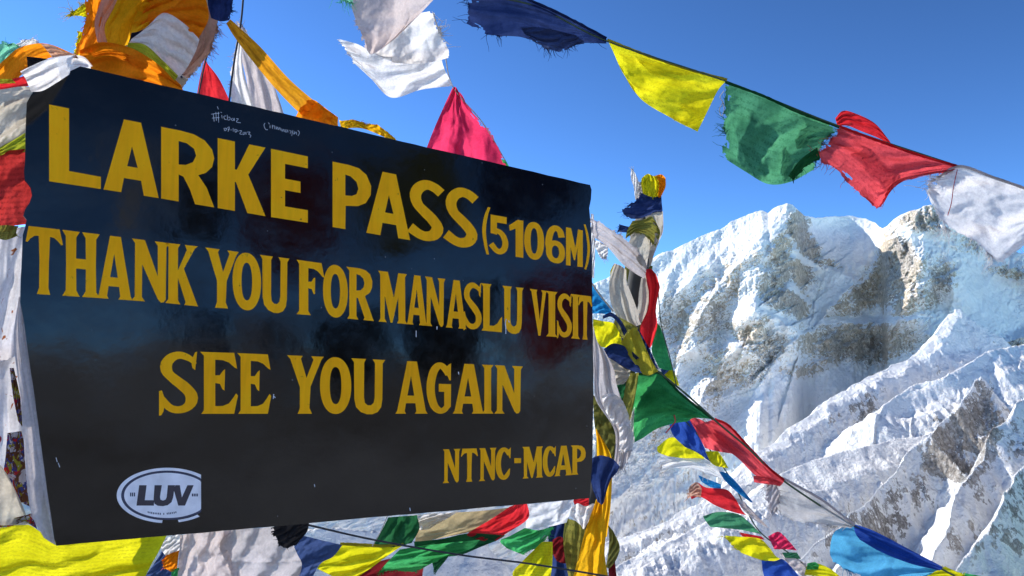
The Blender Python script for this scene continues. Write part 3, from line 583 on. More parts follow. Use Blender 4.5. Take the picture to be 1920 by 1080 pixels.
B2 = [(48, 550), (187, 559), (310, 568), (371, 574.6), (447, 580), (542, 588), (608, 593), (700, 602), (800, 611), (874, 617), (981, 627), (1044, 632), (1110, 638)]
letters('lettering', SER, 'THANKYOUFORMANASLUVISIT', [(48, 118), (116, 187.5), (181, 249), (246, 317), (309.8, 371), (384.6, 447.7), (435.8, 489.4), (487.3, 542.5), (556, 608), (605.4, 652), (649, 700.8), (708.8, 762.5), (762, 801), (796, 834.8), (835.6, 874.5), (868, 904), (901.7, 942), (941.9, 981.5), (993, 1025.5), (1024, 1045), (1043.5, 1073), (1070.5, 1087), (1084, 1110.2)], T2, B2, '')
T3 = [(296, 657), (446, 662), (607, 669), (722, 675), (845, 681), (980, 687)]; B3 = [(296, 776), (980, 775.5)]
letters('lettering', SER, 'SEEYOUAGAIN', [(296.5, 373.4), (375, 446), (444.6, 508.4), (537.8, 607), (599.7, 658.4), (658.4, 722), (741, 801.6), (799.4, 845.5), (848.5, 908), (903.4, 925), (926.5, 980)], T3, B3, '')
T4 = [(829, 842.5), (1098, 834.5)]; B4 = [(829, 906), (930, 900.5), (1017, 895), (1098, 888.5)]
letters('lettering', SER, 'NTNC-MCAP', [(829.7, 863), (864, 896), (897.5, 930.5), (929, 957.5), (964, 976.7, 859, 859, 868.5, 868), (979, 1017.8), (1017.5, 1042), (1039, 1073.5), (1070, 1098)], T4, B4, '')

# ---- handwriting in white marker
M_INK = plain('white_marker_ink', (.62, .66, .70), .6, 300, .3)
def strokes(name, lines, wpx):
    V = []; Fc = []
    for ln in lines:
        c = catmull(ln, max(2, 5 * len(ln)) if len(ln) > 2 else 2); T = np.gradient(c, axis=0); T /= np.linalg.norm(T, axis=1)[:, None] + 1e-9
        off = np.stack([-T[:, 1], T[:, 0]], 1) * wpx / 2; a, b_ = c + off, c - off; n = len(c); b = len(V)
        V += list(onboard(a[:, 0], a[:, 1], .0005 + .00001 * (len(V) % 7))) + list(onboard(b_[:, 0], b_[:, 1], .0005 + .00001 * (len(V) % 7)))
        Fc += [(b + i, b + i + 1, b + i + n + 1, b + i + n) for i in range(n - 1)]
    o = mesh_obj(name, V, Fc, M_INK, BOARD, smooth=False); o['kind'] = 'stuff'; return o
def zz(s, ox, oy): return lambda *p: [(ox + x / s, oy + y / s) for x, y in p]
q = zz(9.6, 380, 180)
strokes('marker_writing', [q((262, 190), (280, 240)), q((190, 330), (205, 460)), q((280, 290), (285, 480)), q((150, 330), (300, 310)), q((165, 400), (300, 390)), q((235, 290), (245, 450)), q((320, 295), (345, 300)),
  q((340, 350), (350, 405)), q((420, 360), (380, 370), (395, 420), (430, 425)), q((440, 340), (450, 430), (490, 425), (485, 385), (455, 385)), q((535, 400), (515, 425), (545, 445), (565, 400), (570, 450)), q((600, 410), (640, 415), (605, 465), (680, 485)),
  q((380, 580), (400, 630), (430, 590), (395, 580)), q((450, 590), (470, 610), (475, 560), (440, 575)), q((470, 600), (455, 645)), q((500, 610), (520, 613)), q((545, 580), (548, 645)), q((570, 600), (590, 655), (620, 620), (580, 600)), q((630, 632), (645, 634)),
  q((660, 625), (700, 630), (665, 680), (715, 695)), q((725, 660), (730, 700), (760, 670), (735, 650)), q((775, 650), (780, 700)), q((800, 650), (850, 655), (825, 690), (865, 710), (850, 750))], .9)
strokes('marker_writing', [q((1120, 490), (1100, 530), (1130, 600), (1170, 610)), q((1180, 480), (1200, 510)), q((1210, 530), (1210, 580)), q((1250, 520), (1255, 590)), q((1255, 545), (1290, 540), (1295, 600)), q((1320, 550), (1322, 600), (1345, 560), (1360, 610), (1385, 570), (1400, 620)),
  q((1420, 590), (1430, 640), (1455, 600), (1470, 645)), q((1500, 600), (1480, 640), (1510, 650), (1525, 610), (1535, 655)), q((1560, 620), (1590, 640), (1570, 680)), q((1620, 620), (1600, 720)), q((1650, 640), (1640, 690), (1680, 650), (1690, 700)), q((1710, 620), (1740, 660), (1715, 720))], .85)
# small chips of paint knocked off, each a light fleck with a smear below
strokes('paint_chips', [[(819, 612), (819, 618)], [(949, 598), (947, 606), (948, 616), (948, 626)], [(953, 601), (955, 605)], [(512, 742), (516, 746)], [(513, 739), (512, 748)], [(768, 952), (769, 958)], [(589, 908), (590, 913)], [(780, 620), (780, 632)], [(105, 858), (107, 866)], [(109, 868), (112, 876)], [(859, 697), (860, 702)]], 1.6)

# ---- round sticker
M_STW = plain('sticker_white', (.84, .85, .88), .45, 60, .15); M_STK = plain('sticker_dark_print', (.035, .025, .035), .5, 60, .2); M_STB = plain('sticker_blue_print', (.03, .035, .075), .5, 60, .2)
def bpoly(name, contours, mat, lift, parent):
    V = []; Fc = []
    for cset in contours:
        pts = [p for c in cset for p in c]; a = np.array(pts); tri = tessellate_polygon([[Vector((x, y, 0)) for x, y in c] for c in cset]); b = len(V)
        W = onboard(a[:, 0], a[:, 1], lift); V += list(W)
        for t in tri:
            c = np.cross(W[t[1]] - W[t[0]], W[t[2]] - W[t[0]]) @ BN; Fc.append(tuple(b + i for i in (t if c > 0 else t[::-1])))
    return mesh_obj(name, V, Fc, mat, parent, smooth=False)
def cropx(pts, xm): return [(min(x, xm), y) for x, y in pts]
cx, cy = 313.5, 928.8
def arc_ring(r0, r1, a0, a1, n=70, xm=376.5):
    o = [(cx + r0[0] * math.cos(R(a)), cy + r0[1] * math.sin(R(a))) for a in np.linspace(a0, a1, n)]; i = [(cx + r1[0] * math.cos(R(a)), cy + r1[1] * math.sin(R(a))) for a in np.linspace(a1, a0, n)]
    return cropx(o + i, xm)
st = bpoly('sticker', [[cropx(ell(cx, cy, 86, 46, 80), 377)]], M_STB, .0006, BOARD); st['label'] = 'white oval sticker torn off along its right edge'; st['_o'] = BOARD['_o']
bpoly('sticker_rim', [[arc_ring((95, 51.8), (86.6, 46.6), 96, 318)], [arc_ring((94, 51.5), (87.5, 47), 50, 77)]], M_STW, .0009, st)
bpoly('sticker_face', [[cropx(ell(cx, cy, 81, 42.3, 80), 376.5)]], M_STW, .0008, st)
z = zz(7.715, 200, 860)
luv = [z((468, 383), (575, 383), (548, 600), (685, 600), (680, 678), (428, 678)),
 z((690, 383), (795, 383), (768, 555), (776, 592), (812, 605), (848, 592), (866, 555), (882, 383), (985, 383), (958, 560), (935, 628), (880, 672), (810, 686), (735, 680), (690, 650), (676, 590)),
 z((990, 383), (1055, 383), (1085, 560), (1165, 383), (1255, 383), (1130, 678), (1032, 678), (965, 440), (985, 400))]
bpoly('sticker_print', [[c] for c in luv], M_STK, .0010, st)
sml = []
for x in (335, 362, 390): sml += [z((x, 490), (x + 18, 490), (x + 18, 545), (x, 545))]
for x in (1230, 1262, 1294): sml += [z((x, 505), (x + 22, 505), (x + 22, 545), (x, 545))]
rs = random.Random(4)
for k in range(17):
    x = 590 + k * 25; y = 775 + 22 * math.sin(k / 16 * math.pi)
    if k in (8, 10): continue
    sml += [z((x, y - 14 + rs.uniform(-4, 4)), (x + 15, y - 12), (x + 16, y + 14), (x + 2, y + 12 + rs.uniform(-4, 4)))]
bpoly('sticker_small_print', [[c] for c in sml], M_STB, .0010, st)['kind'] = 'stuff'
# ---------------------------------------------------------------- poles, cords and cloth
def cloth(name, label, cat, group, mat, rows, d, n=(44, 30), amp=.007, folds=(4, 1.0, .3), seed=0, fray='', frn=26, flen=16, jag=2.5, bulge=0, hem=None, uvs=(1, 1), curl=0, sag=0, parent=None):
    """one piece of cloth: rows of photo points from its upper edge to its lower edge, d = depth or depths,
    folds = (how many, direction across/along, phase); fray = which edges are ragged (t b l r)"""
    rnd = np.random.default_rng(seed + 11); nu, nv = int(n[0] * 1.35) + 2, int(n[1] * 1.35) + 2
    G = np.array([catmull(r, nu) for r in rows]); G = np.stack([catmull(G[:, k], nv) for k in range(nu)], 1)     # nv x nu x 2
    u = np.linspace(0, 1, nu)[None, :]; v = np.linspace(0, 1, nv)[:, None]
    dd = np.asarray(d, float)
    if dd.ndim == 0: D = np.full((nv, nu), float(dd))
    elif dd.ndim == 1: D = np.interp(u[0], np.linspace(0, 1, len(dd)), dd)[None, :] * np.ones((nv, 1))
    else:
        D = np.array([np.interp(u[0], np.linspace(0, 1, dd.shape[1]), r) for r in dd]); D = np.stack([np.interp(v[:, 0], np.linspace(0, 1, len(dd)), D[:, k]) for k in range(nu)], 1)
    # ragged outline
    def ragged(vals, k): q_ = np.arange(k); e_ = .25 + np.clip(1.3 * noise(q_ * .13 + seed * 5.1, np.full(k, 1.7)) + .5, 0, 1.6); return (1.5 * noise(q_ * .28 + seed * 7.7, np.full(k, 3.3)) + .8 * e_ * noise(q_ * 1.3 + seed * 3.1, np.full(k, 8.1))) * jag * .8
    cen = G.reshape(-1, 2).mean(0)
    for e, sl, k in (('t', (0, slice(None)), nu), ('b', (-1, slice(None)), nu), ('l', (slice(None), 0), nv), ('r', (slice(None), -1), nv)):
        if e in fray:
            q = G[sl]; T = np.gradient(q, axis=0); nn = np.stack([-T[:, 1], T[:, 0]], 1); nn /= np.linalg.norm(nn, axis=1)[:, None] + 1e-6
            G[sl] = q + nn * ragged(0, k)[:, None]
    ext = G.reshape(-1, 2).max(0) - G.reshape(-1, 2).min(0); wid = min(np.linalg.norm(np.diff(G, axis=1), axis=2).sum(1).mean(), np.linalg.norm(np.diff(G, axis=0), axis=2).sum(0).mean()) * float(np.mean(D)) / F
    amp = min(amp, .055 * wid + .0012)
    nf, di, ph = folds
    su, sv = u * np.ones_like(v), v * np.ones_like(u)
    wu = su + .16 * fbm(su * 2.2 + seed, sv * 2.2 + 3 * seed, 3); wv = sv + .16 * fbm(su * 2.2 + 9 + seed, sv * 2.2, 3)
    c, s = math.cos(di), math.sin(di); tt = (wu * c + wv * s) * nf + ph
    wave = np.sin(2 * math.pi * tt); wave = np.sign(wave) * np.abs(wave) ** .8
    w2 = fbm((wu * c + wv * s) * nf * 2.3 + 4.1 * seed, (-wu * s + wv * c) * 1.4 + seed, 4)
    w3 = 1 - 2 * np.abs(noise((su * c + sv * s) * nf * 1.7 + seed, (-su * s + sv * c) * 2.0 + 5))
    # sharp creases where the cloth has been crumpled, and a few long pulled folds
    w4 = ridged(su * 3.1 + seed * 1.7 + .5 * wv, sv * 2.6 + seed * .9, 3, .5)
    w5 = np.zeros_like(su)
    for _ in range(5):
        an = di + rnd.normal(0, .55); o_ = rnd.uniform(.1, .9); h_ = rnd.uniform(.3, 1.0) * rnd.choice([-1, 1]); wd = rnd.uniform(.035, .10)
        t_ = (su - .5) * math.cos(an) + (sv - .5) * math.sin(an) - (o_ - .5) + .04 * w2; w5 = w5 + h_ * np.exp(-np.abs(t_) / wd)
    disp = amp * 1.35 * (.7 * wave + 1.1 * w2 + .5 * w3 + .55 * w4 + .75 * w5)
    if hem: disp = disp * np.clip(v * 5, .12, 1)
    D = D + disp - bulge * np.sin(math.pi * su) * .5 + sag * sv * (1 - sv) * 4 + curl * sv ** 2
    W = P(G[..., 0], G[..., 1], D)
    V = W.reshape(-1, 3); i = np.arange(nu * nv).reshape(nv, nu)
    q = np.stack([i[:-1, :-1], i[1:, :-1], i[1:, 1:], i[:-1, 1:]], -1)
    keep = np.ones((nv - 1, nu - 1), bool)
    if fray:
        h = fbm(su * 9 + seed, sv * 9 + seed * 2, 3)[:-1, :-1]
        e = np.ones_like(h) * 9.0
        if 'b' in fray: e = np.minimum(e, 1 - v[:-1] - 1 / nv + 0 * h)
        if 't' in fray: e = np.minimum(e, v[:-1] + 0 * h)
        if 'l' in fray: e = np.minimum(e, u[:, :-1] + 0 * h)
        if 'r' in fray: e = np.minimum(e, 1 - u[:, :-1] - 1 / nu + 0 * h)
        keep = ~((e < .09) & (h > .22 + e * 3.0))
    uv = np.stack([su * uvs[0], (1 - sv) * uvs[1]], -1).reshape(-1, 2)
    o = mesh_obj(name, V, q[keep].reshape(-1, 4), mat, parent, uv=uv)
    if parent is None: tag(o, label, cat, group)
    if fray:
        TV, TF = [], []
        for e in fray:
            if e == 't': Q, I = G[0], W[0]; inn = W[2]
            elif e == 'b': Q, I = G[-1], W[-1]; inn = W[-3]
            elif e == 'l': Q, I = G[:, 0], W[:, 0]; inn = W[:, 2]
            else: Q, I = G[:, -1], W[:, -1]; inn = W[:, -3]
            cnt = int(frn * 2.2 * rnd.uniform(.8, 1.2)); ks = rnd.uniform(0, len(I) - 1.01, cnt); h1 = cnt // 3; ks[:h1] = rnd.uniform(0, len(I) - 1.01) + rnd.normal(0, 1.4, h1); ks[h1:2 * h1] = rnd.uniform(0, len(I) - 1.01) + rnd.normal(0, 2.2, h1)
            for kk in np.clip(ks, 0, len(I) - 1.01):
                k = int(kk); f = kk - k; p0 = I[k] * (1 - f) + I[k + 1] * f; out = p0 - (inn[k] * (1 - f) + inn[k + 1] * f); out /= np.linalg.norm(out) + 1e-9
                dm = np.linalg.norm(p0 - EYE); L = flen * (.2 + 1.5 * rnd.uniform(0, 1) ** 2.4) * dm / F
                dirv = out * 1.0 + rnd.normal(0, .35, 3) + np.array([0, 0, -.25]); pts = [p0 - out * .003]
                for st_ in range(4): dirv = dirv + rnd.normal(0, .3, 3); pts.append(pts[-1] + dirv / np.linalg.norm(dirv) * L / 4)
                tv, tf = tube_geo(pts, np.linspace(.00042, .0002, 5) * dm / 1.2, 3, False); TF += [tuple(x + len(TV) for x in t) for t in tf]; TV += list(tv)
        fr = mesh_obj('loose_threads', TV, TF, mat, o); fr['kind'] = 'stuff'
    if hem:
        hp = W[0] + (W[0] - W[1]) * .2; rr = .0028 * (1 + .25 * noise(np.arange(nu) * .8, np.full(nu, seed + .5)))
        tv, tf = tube_geo(hp, rr, 7); mesh_obj('hem', tv, tf, hem, o)
    return o
def fold(mat, rows, d, seed, parent, n=(24, 14), amp=.003, **k): return cloth('fold', '', '', None, mat, rows, d, n=n, amp=amp, seed=seed, parent=parent, **k)
def cord(label, pts, d, rad=.0016, mat=None, sagn=60, group=None, name='cord'):
    c = catmull([(x, y, z) for (x, y), z in zip(pts, d)], sagn); p = P(c[:, 0], c[:, 1], c[:, 2])
    tv, tf = tube_geo(p, rad, 6); return tag(mesh_obj(name, tv, tf, mat), label, 'cord', group)

YEL = cloth_mat('yellow', (.84, .76, .02), .58, (1, 1, .5)); YELO = cloth_mat('old_yellow', (.55, .47, .04), .4)
YTXT = cloth_mat('yellow_printed', (.84, .77, .02), .5, (1, 1, .5), text=(15, .45, (.30, .25, .03)))
YPR = cloth_mat('yellow_faint_print', (.84, .76, .02), .58, (1, 1, .5), text=(10, .4, (.35, .30, .02))); CPR = cloth_mat('red_faint_print', (.80, .085, .10), .62, text=(11, .4, (.35, .02, .03))); WPR = cloth_mat('white_faint_print', (.86, .83, .82), .55, dirt=.08, text=(13, .28, (.45, .42, .48)))
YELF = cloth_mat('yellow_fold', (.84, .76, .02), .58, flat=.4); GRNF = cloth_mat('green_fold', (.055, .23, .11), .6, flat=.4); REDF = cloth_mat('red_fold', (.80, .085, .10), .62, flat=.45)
LIME = cloth_mat('lime', (.50, .55, .04), .45)
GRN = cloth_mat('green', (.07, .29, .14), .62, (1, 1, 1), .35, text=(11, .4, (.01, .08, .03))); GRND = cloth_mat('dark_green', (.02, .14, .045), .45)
GRNL = cloth_mat('bright_green', (.06, .46, .13), .6, dirt=.35, text=(9, .35, (.015, .18, .05)))
MINT = cloth_mat('mint', (.25, .70, .48), .6)
RED = cloth_mat('red', (.78, .03, .04), .58, (1, .9, .9)); REDT = cloth_mat('red_printed', (.60, .04, .035), .4, text=(14, .6, (.14, .01, .01)))
PINK = cloth_mat('crimson', (.86, .04, .13), .62); MAR = cloth_mat('maroon', (.26, .015, .02), .4)
CORAL = cloth_mat('faded_red', (.80, .085, .10), .62)
NAVY = cloth_mat('navy', (.018, .04, .15), .5, dirt=.35); NAVYT = cloth_mat('navy_printed', (.018, .032, .10), .4, text=(9, .5, (.2, .2, .25)))
BLUE = cloth_mat('blue', (.03, .09, .42), .5); SLATE = cloth_mat('slate_blue', (.06, .10, .25), .45); CYAN = cloth_mat('sky_blue', (.10, .42, .66), .55); AZUR = cloth_mat('azure', (.02, .27, .60), .5)
WHT = cloth_mat('white', (.86, .83, .80), .55, dirt=.08); WHTT = cloth_mat('white_printed', (.86, .84, .83), .55, dirt=.07, text=(26, .32, (.30, .30, .36)))
CRM = cloth_mat('cream', (.66, .60, .50), .42, dirt=.2); TAN = cloth_mat('tan', (.55, .42, .22), .5, dirt=.2)
GRYW = cloth_mat('grey_white', (.66, .60, .59), .4, dirt=.2); PALE = cloth_mat('pale_pink', (.72, .62, .59), .45, dirt=.15)
GAUZE = cloth_mat('gauze', (.62, .58, .55), .5, dirt=.2, flat=.18)
ORG = cloth_mat('orange', (.95, .30, .008), .6, dirt=.15); ORGY = cloth_mat('saffron', (.95, .50, .01), .6, dirt=.15); ORGT = cloth_mat('saffron_printed', (.86, .38, .015), .5, text=(2.2, .55, (.28, .07, .01)))
PEACH = cloth_mat('peach', (.74, .45, .32), .5); OLIVE = cloth_mat('olive', (.19, .19, .04), .3, dirt=.4); OLIVT = cloth_mat('olive_printed', (.34, .32, .06), .35, text=(8, .6, (.06, .06, .03)))
def floral_mat(key, base, spots, lo, scale):
    m = cloth_mat(key, base, .4); nt = m.node_tree; di = next(n for n in nt.nodes if n.type == 'BSDF_DIFFUSE'); src = di.inputs[0].links[0].from_socket
    tc = next(n for n in nt.nodes if n.type == 'TEX_COORD'); col = src
    for k, c in enumerate(spots):
        n = N(nt, 'ShaderNodeTexNoise', i_Scale=scale * (1 + .3 * k), i_Detail=2.5, i_Distortion=1.2); mp = N(nt, 'ShaderNodeMapping'); mp.inputs['Location'].default_value = (k * 3.1, k * 1.7, k)
        nt.links.new(tc.outputs['Object'], mp.inputs[0]); nt.links.new(mp.outputs[0], n.inputs[0]); r = ramp(nt, n.outputs[0], [(lo, 0.0), (lo + .03, 1.0)]); col = mixc(nt, r.outputs[0], col, c)
    nt.links.new(col, di.inputs[0]); tr = next(n for n in nt.nodes if n.type == 'BSDF_TRANSLUCENT'); nt.links.new(col, tr.inputs[0]); return m
PRNT = floral_mat('floral', (.80, .76, .77), [(.35, .03, .05), (.30, .10, .04)], .66, 34.0); DKPR = floral_mat('dark_floral', (.16, .06, .03), [(.45, .03, .03), (.32, .28, .03), (.55, .5, .5), (.06, .07, .25)], .56, 60.0)
BLK = cloth_mat('black', (.02, .02, .024), .2)
M_CORD = plain('dark_cord', (.03, .035, .045), .8, 200); M_CORDW = plain('pale_cord', (.5, .47, .42), .8, 200); M_CORDG = plain('green_cord', (.05, .09, .045), .8, 200)
M_WOOD = plain('weathered_wood', (.16, .13, .10), .85, 40, .4, .6)

# ---- string of flags across the upper right
D1 = 1.62
g1 = 'prayer flags on the high string'
cord('taut dark cord carrying the high row of five flags', [(820, -40), (880, -12), (1000, 10), (1135, 76), (1360, 152), (1575, 237), (1795, 311), (1920, 353), (2060, 405)], [D1] * 9, .0017, M_CORDG)
cloth('prayer_flag', 'navy blue flag folded over its string with a tattered lower edge', 'flag', g1, NAVY, [[(872, -10), (940, -18), (1010, 8), (1070, 36), (1137, 72)], [(878, 14), (930, 24), (1000, 40), (1070, 60), (1137, 78)], [(878, 44), (925, 67), (985, 70), (1045, 95), (1085, 82), (1137, 82)]], [D1 + .01, D1, D1], amp=.008, folds=(3, 1.2, .1), seed=1, fray='bl', frn=16, flen=20, hem=NAVY)
cloth('prayer_flag', 'slate blue fold under the tattered navy flag, its paler colour standing for sunlight coming through', 'flag', g1, SLATE, [[(975, 50), (1020, 52), (1080, 66)], [(985, 66), (1040, 95), (1098, 80)]], D1 - .012, n=(26, 14), amp=.006, seed=2, fray='b', flen=14)  # paler slate paints the sun showing through the navy underside
fy = cloth('prayer_flag', 'bright yellow flag on the high string between navy and green', 'flag', g1, YPR, [[(1139, 75), (1210, 103), (1290, 130), (1363, 150)], [(1150, 98), (1212, 140), (1275, 165), (1346, 170)], [(1163, 128), (1195, 172), (1262, 205), (1327, 208)], [(1176, 150), (1204, 188), (1256, 220), (1308, 247)]], [D1, D1 + .015, D1], amp=.006, folds=(2.5, .9, .2), seed=3, hem=YELO, n=(50, 36))
fg = cloth('prayer_flag', 'green flag on the high string with a curled frayed right edge', 'flag', g1, GRN, [[(1361, 155), (1430, 180), (1500, 212), (1578, 240)], [(1358, 215), (1420, 240), (1485, 250), (1548, 262)], [(1357, 262), (1410, 295), (1460, 300), (1535, 290)], [(1354, 294), (1398, 322), (1440, 345), (1482, 341), (1526, 318)]], [D1, D1 - .01, D1 + .012], amp=.009, folds=(2.2, .35, .4), seed=4, fray='lr', frn=24, flen=17, hem=GRND, n=(56, 40))
fr = cloth('prayer_flag', 'red flag on the high string twisted to a point and fringed below', 'flag', g1, CPR, [[(1576, 238), (1640, 262), (1720, 290), (1796, 312)], [(1560, 262), (1630, 300), (1700, 318), (1790, 318)], [(1528, 292), (1575, 325), (1612, 362), (1646, 391), (1672, 350), (1720, 332), (1784, 321)]], [D1 - .01, D1, D1], amp=.010, folds=(2.6, .8, .7), seed=5, fray='bl', frn=34, flen=15, hem=RED, n=(56, 34))
cloth('fold', '', '', None, YELF, [[(1172, 97), (1240, 118), (1304, 138)], [(1190, 112), (1230, 132), (1296, 140)], [(1204, 118), (1230, 144), (1288, 141)]], D1 + .012, n=(24, 12), amp=.002, seed=203, parent=fy)
cloth('fold', '', '', None, YELF, [[(1296, 172), (1320, 176), (1346, 168)], [(1262, 222), (1290, 220), (1318, 218)], [(1262, 224), (1284, 236), (1306, 244)]], D1 + .012, n=(16, 16), amp=.003, seed=204, parent=fy)
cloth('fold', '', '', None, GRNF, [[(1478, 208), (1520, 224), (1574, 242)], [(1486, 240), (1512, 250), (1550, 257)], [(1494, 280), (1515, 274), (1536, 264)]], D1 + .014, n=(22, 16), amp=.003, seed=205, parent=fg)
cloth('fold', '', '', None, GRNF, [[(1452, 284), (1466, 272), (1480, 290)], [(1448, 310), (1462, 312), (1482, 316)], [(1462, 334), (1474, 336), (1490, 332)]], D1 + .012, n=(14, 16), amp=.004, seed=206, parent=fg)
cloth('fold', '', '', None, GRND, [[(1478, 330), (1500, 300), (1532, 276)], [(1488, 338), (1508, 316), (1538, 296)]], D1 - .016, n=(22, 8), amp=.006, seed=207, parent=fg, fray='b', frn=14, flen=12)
cloth('fold', '', '', None, REDF, [[(1587, 262), (1602, 266), (1618, 276)], [(1596, 306), (1624, 306), (1652, 306)], [(1622, 344), (1648, 340), (1676, 332)]], D1 + .014, n=(18, 22), amp=.003, seed=208, parent=fr)
cloth('fold', '', '', None, REDF, [[(1618, 352), (1660, 338), (1700, 332), (1745, 322)], [(1622, 358), (1662, 344), (1702, 338), (1750, 326)]], D1 + .01, n=(24, 6), amp=.002, seed=209, parent=fr)
cloth('prayer_flag', 'upper flap of the red flag thrown back over the string', 'flag', g1, RED, [[(1566, 222), (1580, 208), (1602, 212), (1640, 231), (1668, 264)], [(1570, 236), (1590, 236), (1615, 246), (1645, 258), (1672, 272)]], D1 + .02, n=(30, 12), amp=.006, seed=6)
cloth('prayer_flag', 'right hand fold of the red flag hanging as a small point', 'flag', g1, RED, [[(1640, 340), (1680, 335), (1708, 332)], [(1644, 385), (1656, 382), (1672, 352)]], D1 + .015, n=(16, 14), amp=.004, seed=46)
cloth('prayer_flag', 'white flag at the right end of the high string, its lower edge in shreds', 'flag', g1, WPR, [[(1762, 330), (1800, 312), (1860, 332), (1920, 353), (2010, 386)], [(1742, 345), (1790, 362), (1860, 385), (1930, 400), (2010, 420)], [(1738, 362), (1772, 424), (1826, 452), (1874, 492), (1925, 463), (2005, 436)]], [D1, D1 - .01, D1 + .01], amp=.011, folds=(2.4, .6, .1), seed=7, fray='lb', frn=44, flen=26, hem=GRYW, n=(60, 40))
cord('thin red thread hanging on the white flag at the right end', [(1795, 318), (1788, 350), (1784, 380), (1777, 404)], [D1 - .015] * 4, .0008, plain('red_thread', (.5, .04, .05), .8), 16, name='thread')
cord('white thread loop at the left edge of the green flag', [(1358, 170), (1350, 182), (1355, 192), (1349, 205), (1353, 218), (1358, 205), (1355, 190)], [D1] * 7, .0009, M_CORDW, 30, name='thread')

# ---- white cloth bundle, top centre
g2 = 'white cloths tossed by the wind above the board'
cloth('prayer_flag', 'cream flag with a shaded fold, uppermost of the white cloths', 'flag', g2, PALE, [[(655, -16), (720, -30), (790, -20), (822, -12)], [(660, 22), (700, 38), (752, 32), (816, -4)], [(676, 62), (700, 76), (736, 68), (780, 34)], [(687, 92), (696, 102), (715, 92), (742, 72)]], [1.34, 1.31, 1.34], amp=.006, folds=(1.2, .5, .2), seed=8, fray='l', frn=14, flen=5)
cloth('prayer_flag', 'bright white flag crumpled beneath the cream one with a frayed corner', 'flag', g2, WHT, [[(698, 96), (735, 66), (775, 30), (810, 20)], [(708, 104), (756, 84), (796, 60), (826, 58)], [(728, 112), (770, 108), (808, 98), (838, 92)], [(740, 118), (778, 120), (812, 116), (842, 108)]], [1.37, 1.35, 1.38], amp=.007, folds=(1.8, .7, .6), seed=9, fray='r', frn=34, flen=17)
cloth('prayer_flag', 'white printed flag, lowest of the white cloths, with one corner flung left', 'flag', g2, WHTT, [[(630, 72), (668, 82), (700, 96), (760, 108), (830, 94)], [(648, 92), (690, 120), (730, 132), (785, 130), (830, 120)], [(664, 118), (696, 148), (734, 183), (790, 168), (849, 161)]], [1.36, 1.38, 1.4], amp=.007, folds=(3, .8, .3), seed=10, fray='l', frn=8, flen=8, n=(56, 34))
cloth('prayer_flag', 'pale blue white scrap at the upper edge above the cream flag', 'flag', g2, MINT, [[(628, -14), (660, -16)], [(640, 2), (662, 8)]], 1.33, n=(14, 10), amp=.004, seed=11, fray='bl', flen=18, frn=12)
cloth('prayer_flag', 'crimson triangular flag rising behind the board below the white ones', 'flag', g2, PINK, [[(849, 164), (854, 163), (858, 168)], [(834, 196), (858, 210), (882, 205)], [(812, 246), (860, 258), (916, 246)], [(796, 288), (870, 312), (952, 318)]], [[1.44, 1.44], [1.5, 1.5], [1.52, 1.55]], amp=.009, folds=(2.1, .25, .1), seed=12, fray='r', frn=10, flen=6, hem=None, n=(40, 40))
cloth('prayer_flag', 'small green corner peeping over the board beside the crimson flag', 'flag', g2, GRNL, [[(926, 296), (948, 300)], [(926, 315), (960, 322)]], 1.56, n=(8, 8), amp=.002, seed=13)
cord('white cord from the frayed white flag down to the crimson one', [(812, 24), (832, 90), (849, 162), (905, 230), (948, 302)], [1.36, 1.4, 1.44, 1.5, 1.54], .0011, M_CORDW)

# ---- left pole with its wrappings
def pole(label, pts, d, rad, mat):
    c = catmull([(x, y, z) for (x, y), z in zip(pts, d)], 30); p = P(c[:, 0], c[:, 1], c[:, 2]); foot = p[-1].copy(); foot[2] = -.35
    foot[:2] = p[-1][:2] + (p[-1][:2] - p[-5][:2]) * .5
    p = np.vstack([p, p[-1] * .5 + foot * .5, foot]); tv, tf = tube_geo(p, np.r_[np.linspace(rad * .8, rad, 32)], 14)
    root = bpy.data.objects.new('pole', None); COL.objects.link(root); root.location = foot; root['_o'] = [float(x) for x in foot]; tag(root, label, 'pole', 'wooden flag poles')
    mesh_obj('shaft', tv, tf, mat, root); return root, c
pr1, c1 = pole('thick leaning pole behind the upper left corner of the board', [(300, -60), (285, 40), (262, 140), (235, 300), (200, 500), (170, 700), (150, 900), (130, 1080)], [1.2, 1.2, 1.2, 1.2, 1.22, 1.24, 1.26, 1.28], .03, M_WOOD)
def bundle(parent, pts, d, rad, seed, mat, name='rag_padding'):
    """lumpy rags bound round the pole under the outer scarves"""
    c = catmull([(x, y, z) for (x, y), z in zip(pts, d)], 60); p = P(c[:, 0], c[:, 1], c[:, 2]); r = np.interp(np.linspace(0, 1, 60), np.linspace(0, 1, len(rad)), rad)
    tv, tf = tube_geo(p, r, 40); tv = tv.reshape(60, 40, 3); k = np.arange(60)[:, None]; a = np.arange(40)[None, :]
    s = 1 + .16 * fbm(k * .22 + 2.2 * np.sin(a * 2 * math.pi / 40) + seed, k * .1 + 1.8 * np.cos(a * 2 * math.pi / 40) + 0 * a, 4)
    tv = p[:, None, :] + (tv - p[:, None, :]) * s[..., None]
    return mesh_obj(name, tv.reshape(-1, 3), tf, mat, parent)
bundle(pr1, [(300, -60), (285, 40), (262, 140), (250, 200)], [1.22] * 4, [.085, .082, .066, .05], 3, CRM)
gL = 'scarves wound round the left pole'
A_ = 1.13
cloth('scarf', 'orange strip of cloth down the left side of the wrapped left pole', 'scarf', gL, ORG, [[(158, -16), (190, -16), (222, -16)], [(160, 40), (180, 44), (210, 40)], [(150, 72), (168, 78), (192, 80)], [(140, 103), (160, 100), (190, 95)]], A_, amp=.006, folds=(2, .2, .3), seed=20, bulge=.02, fray='l', frn=20, flen=9)
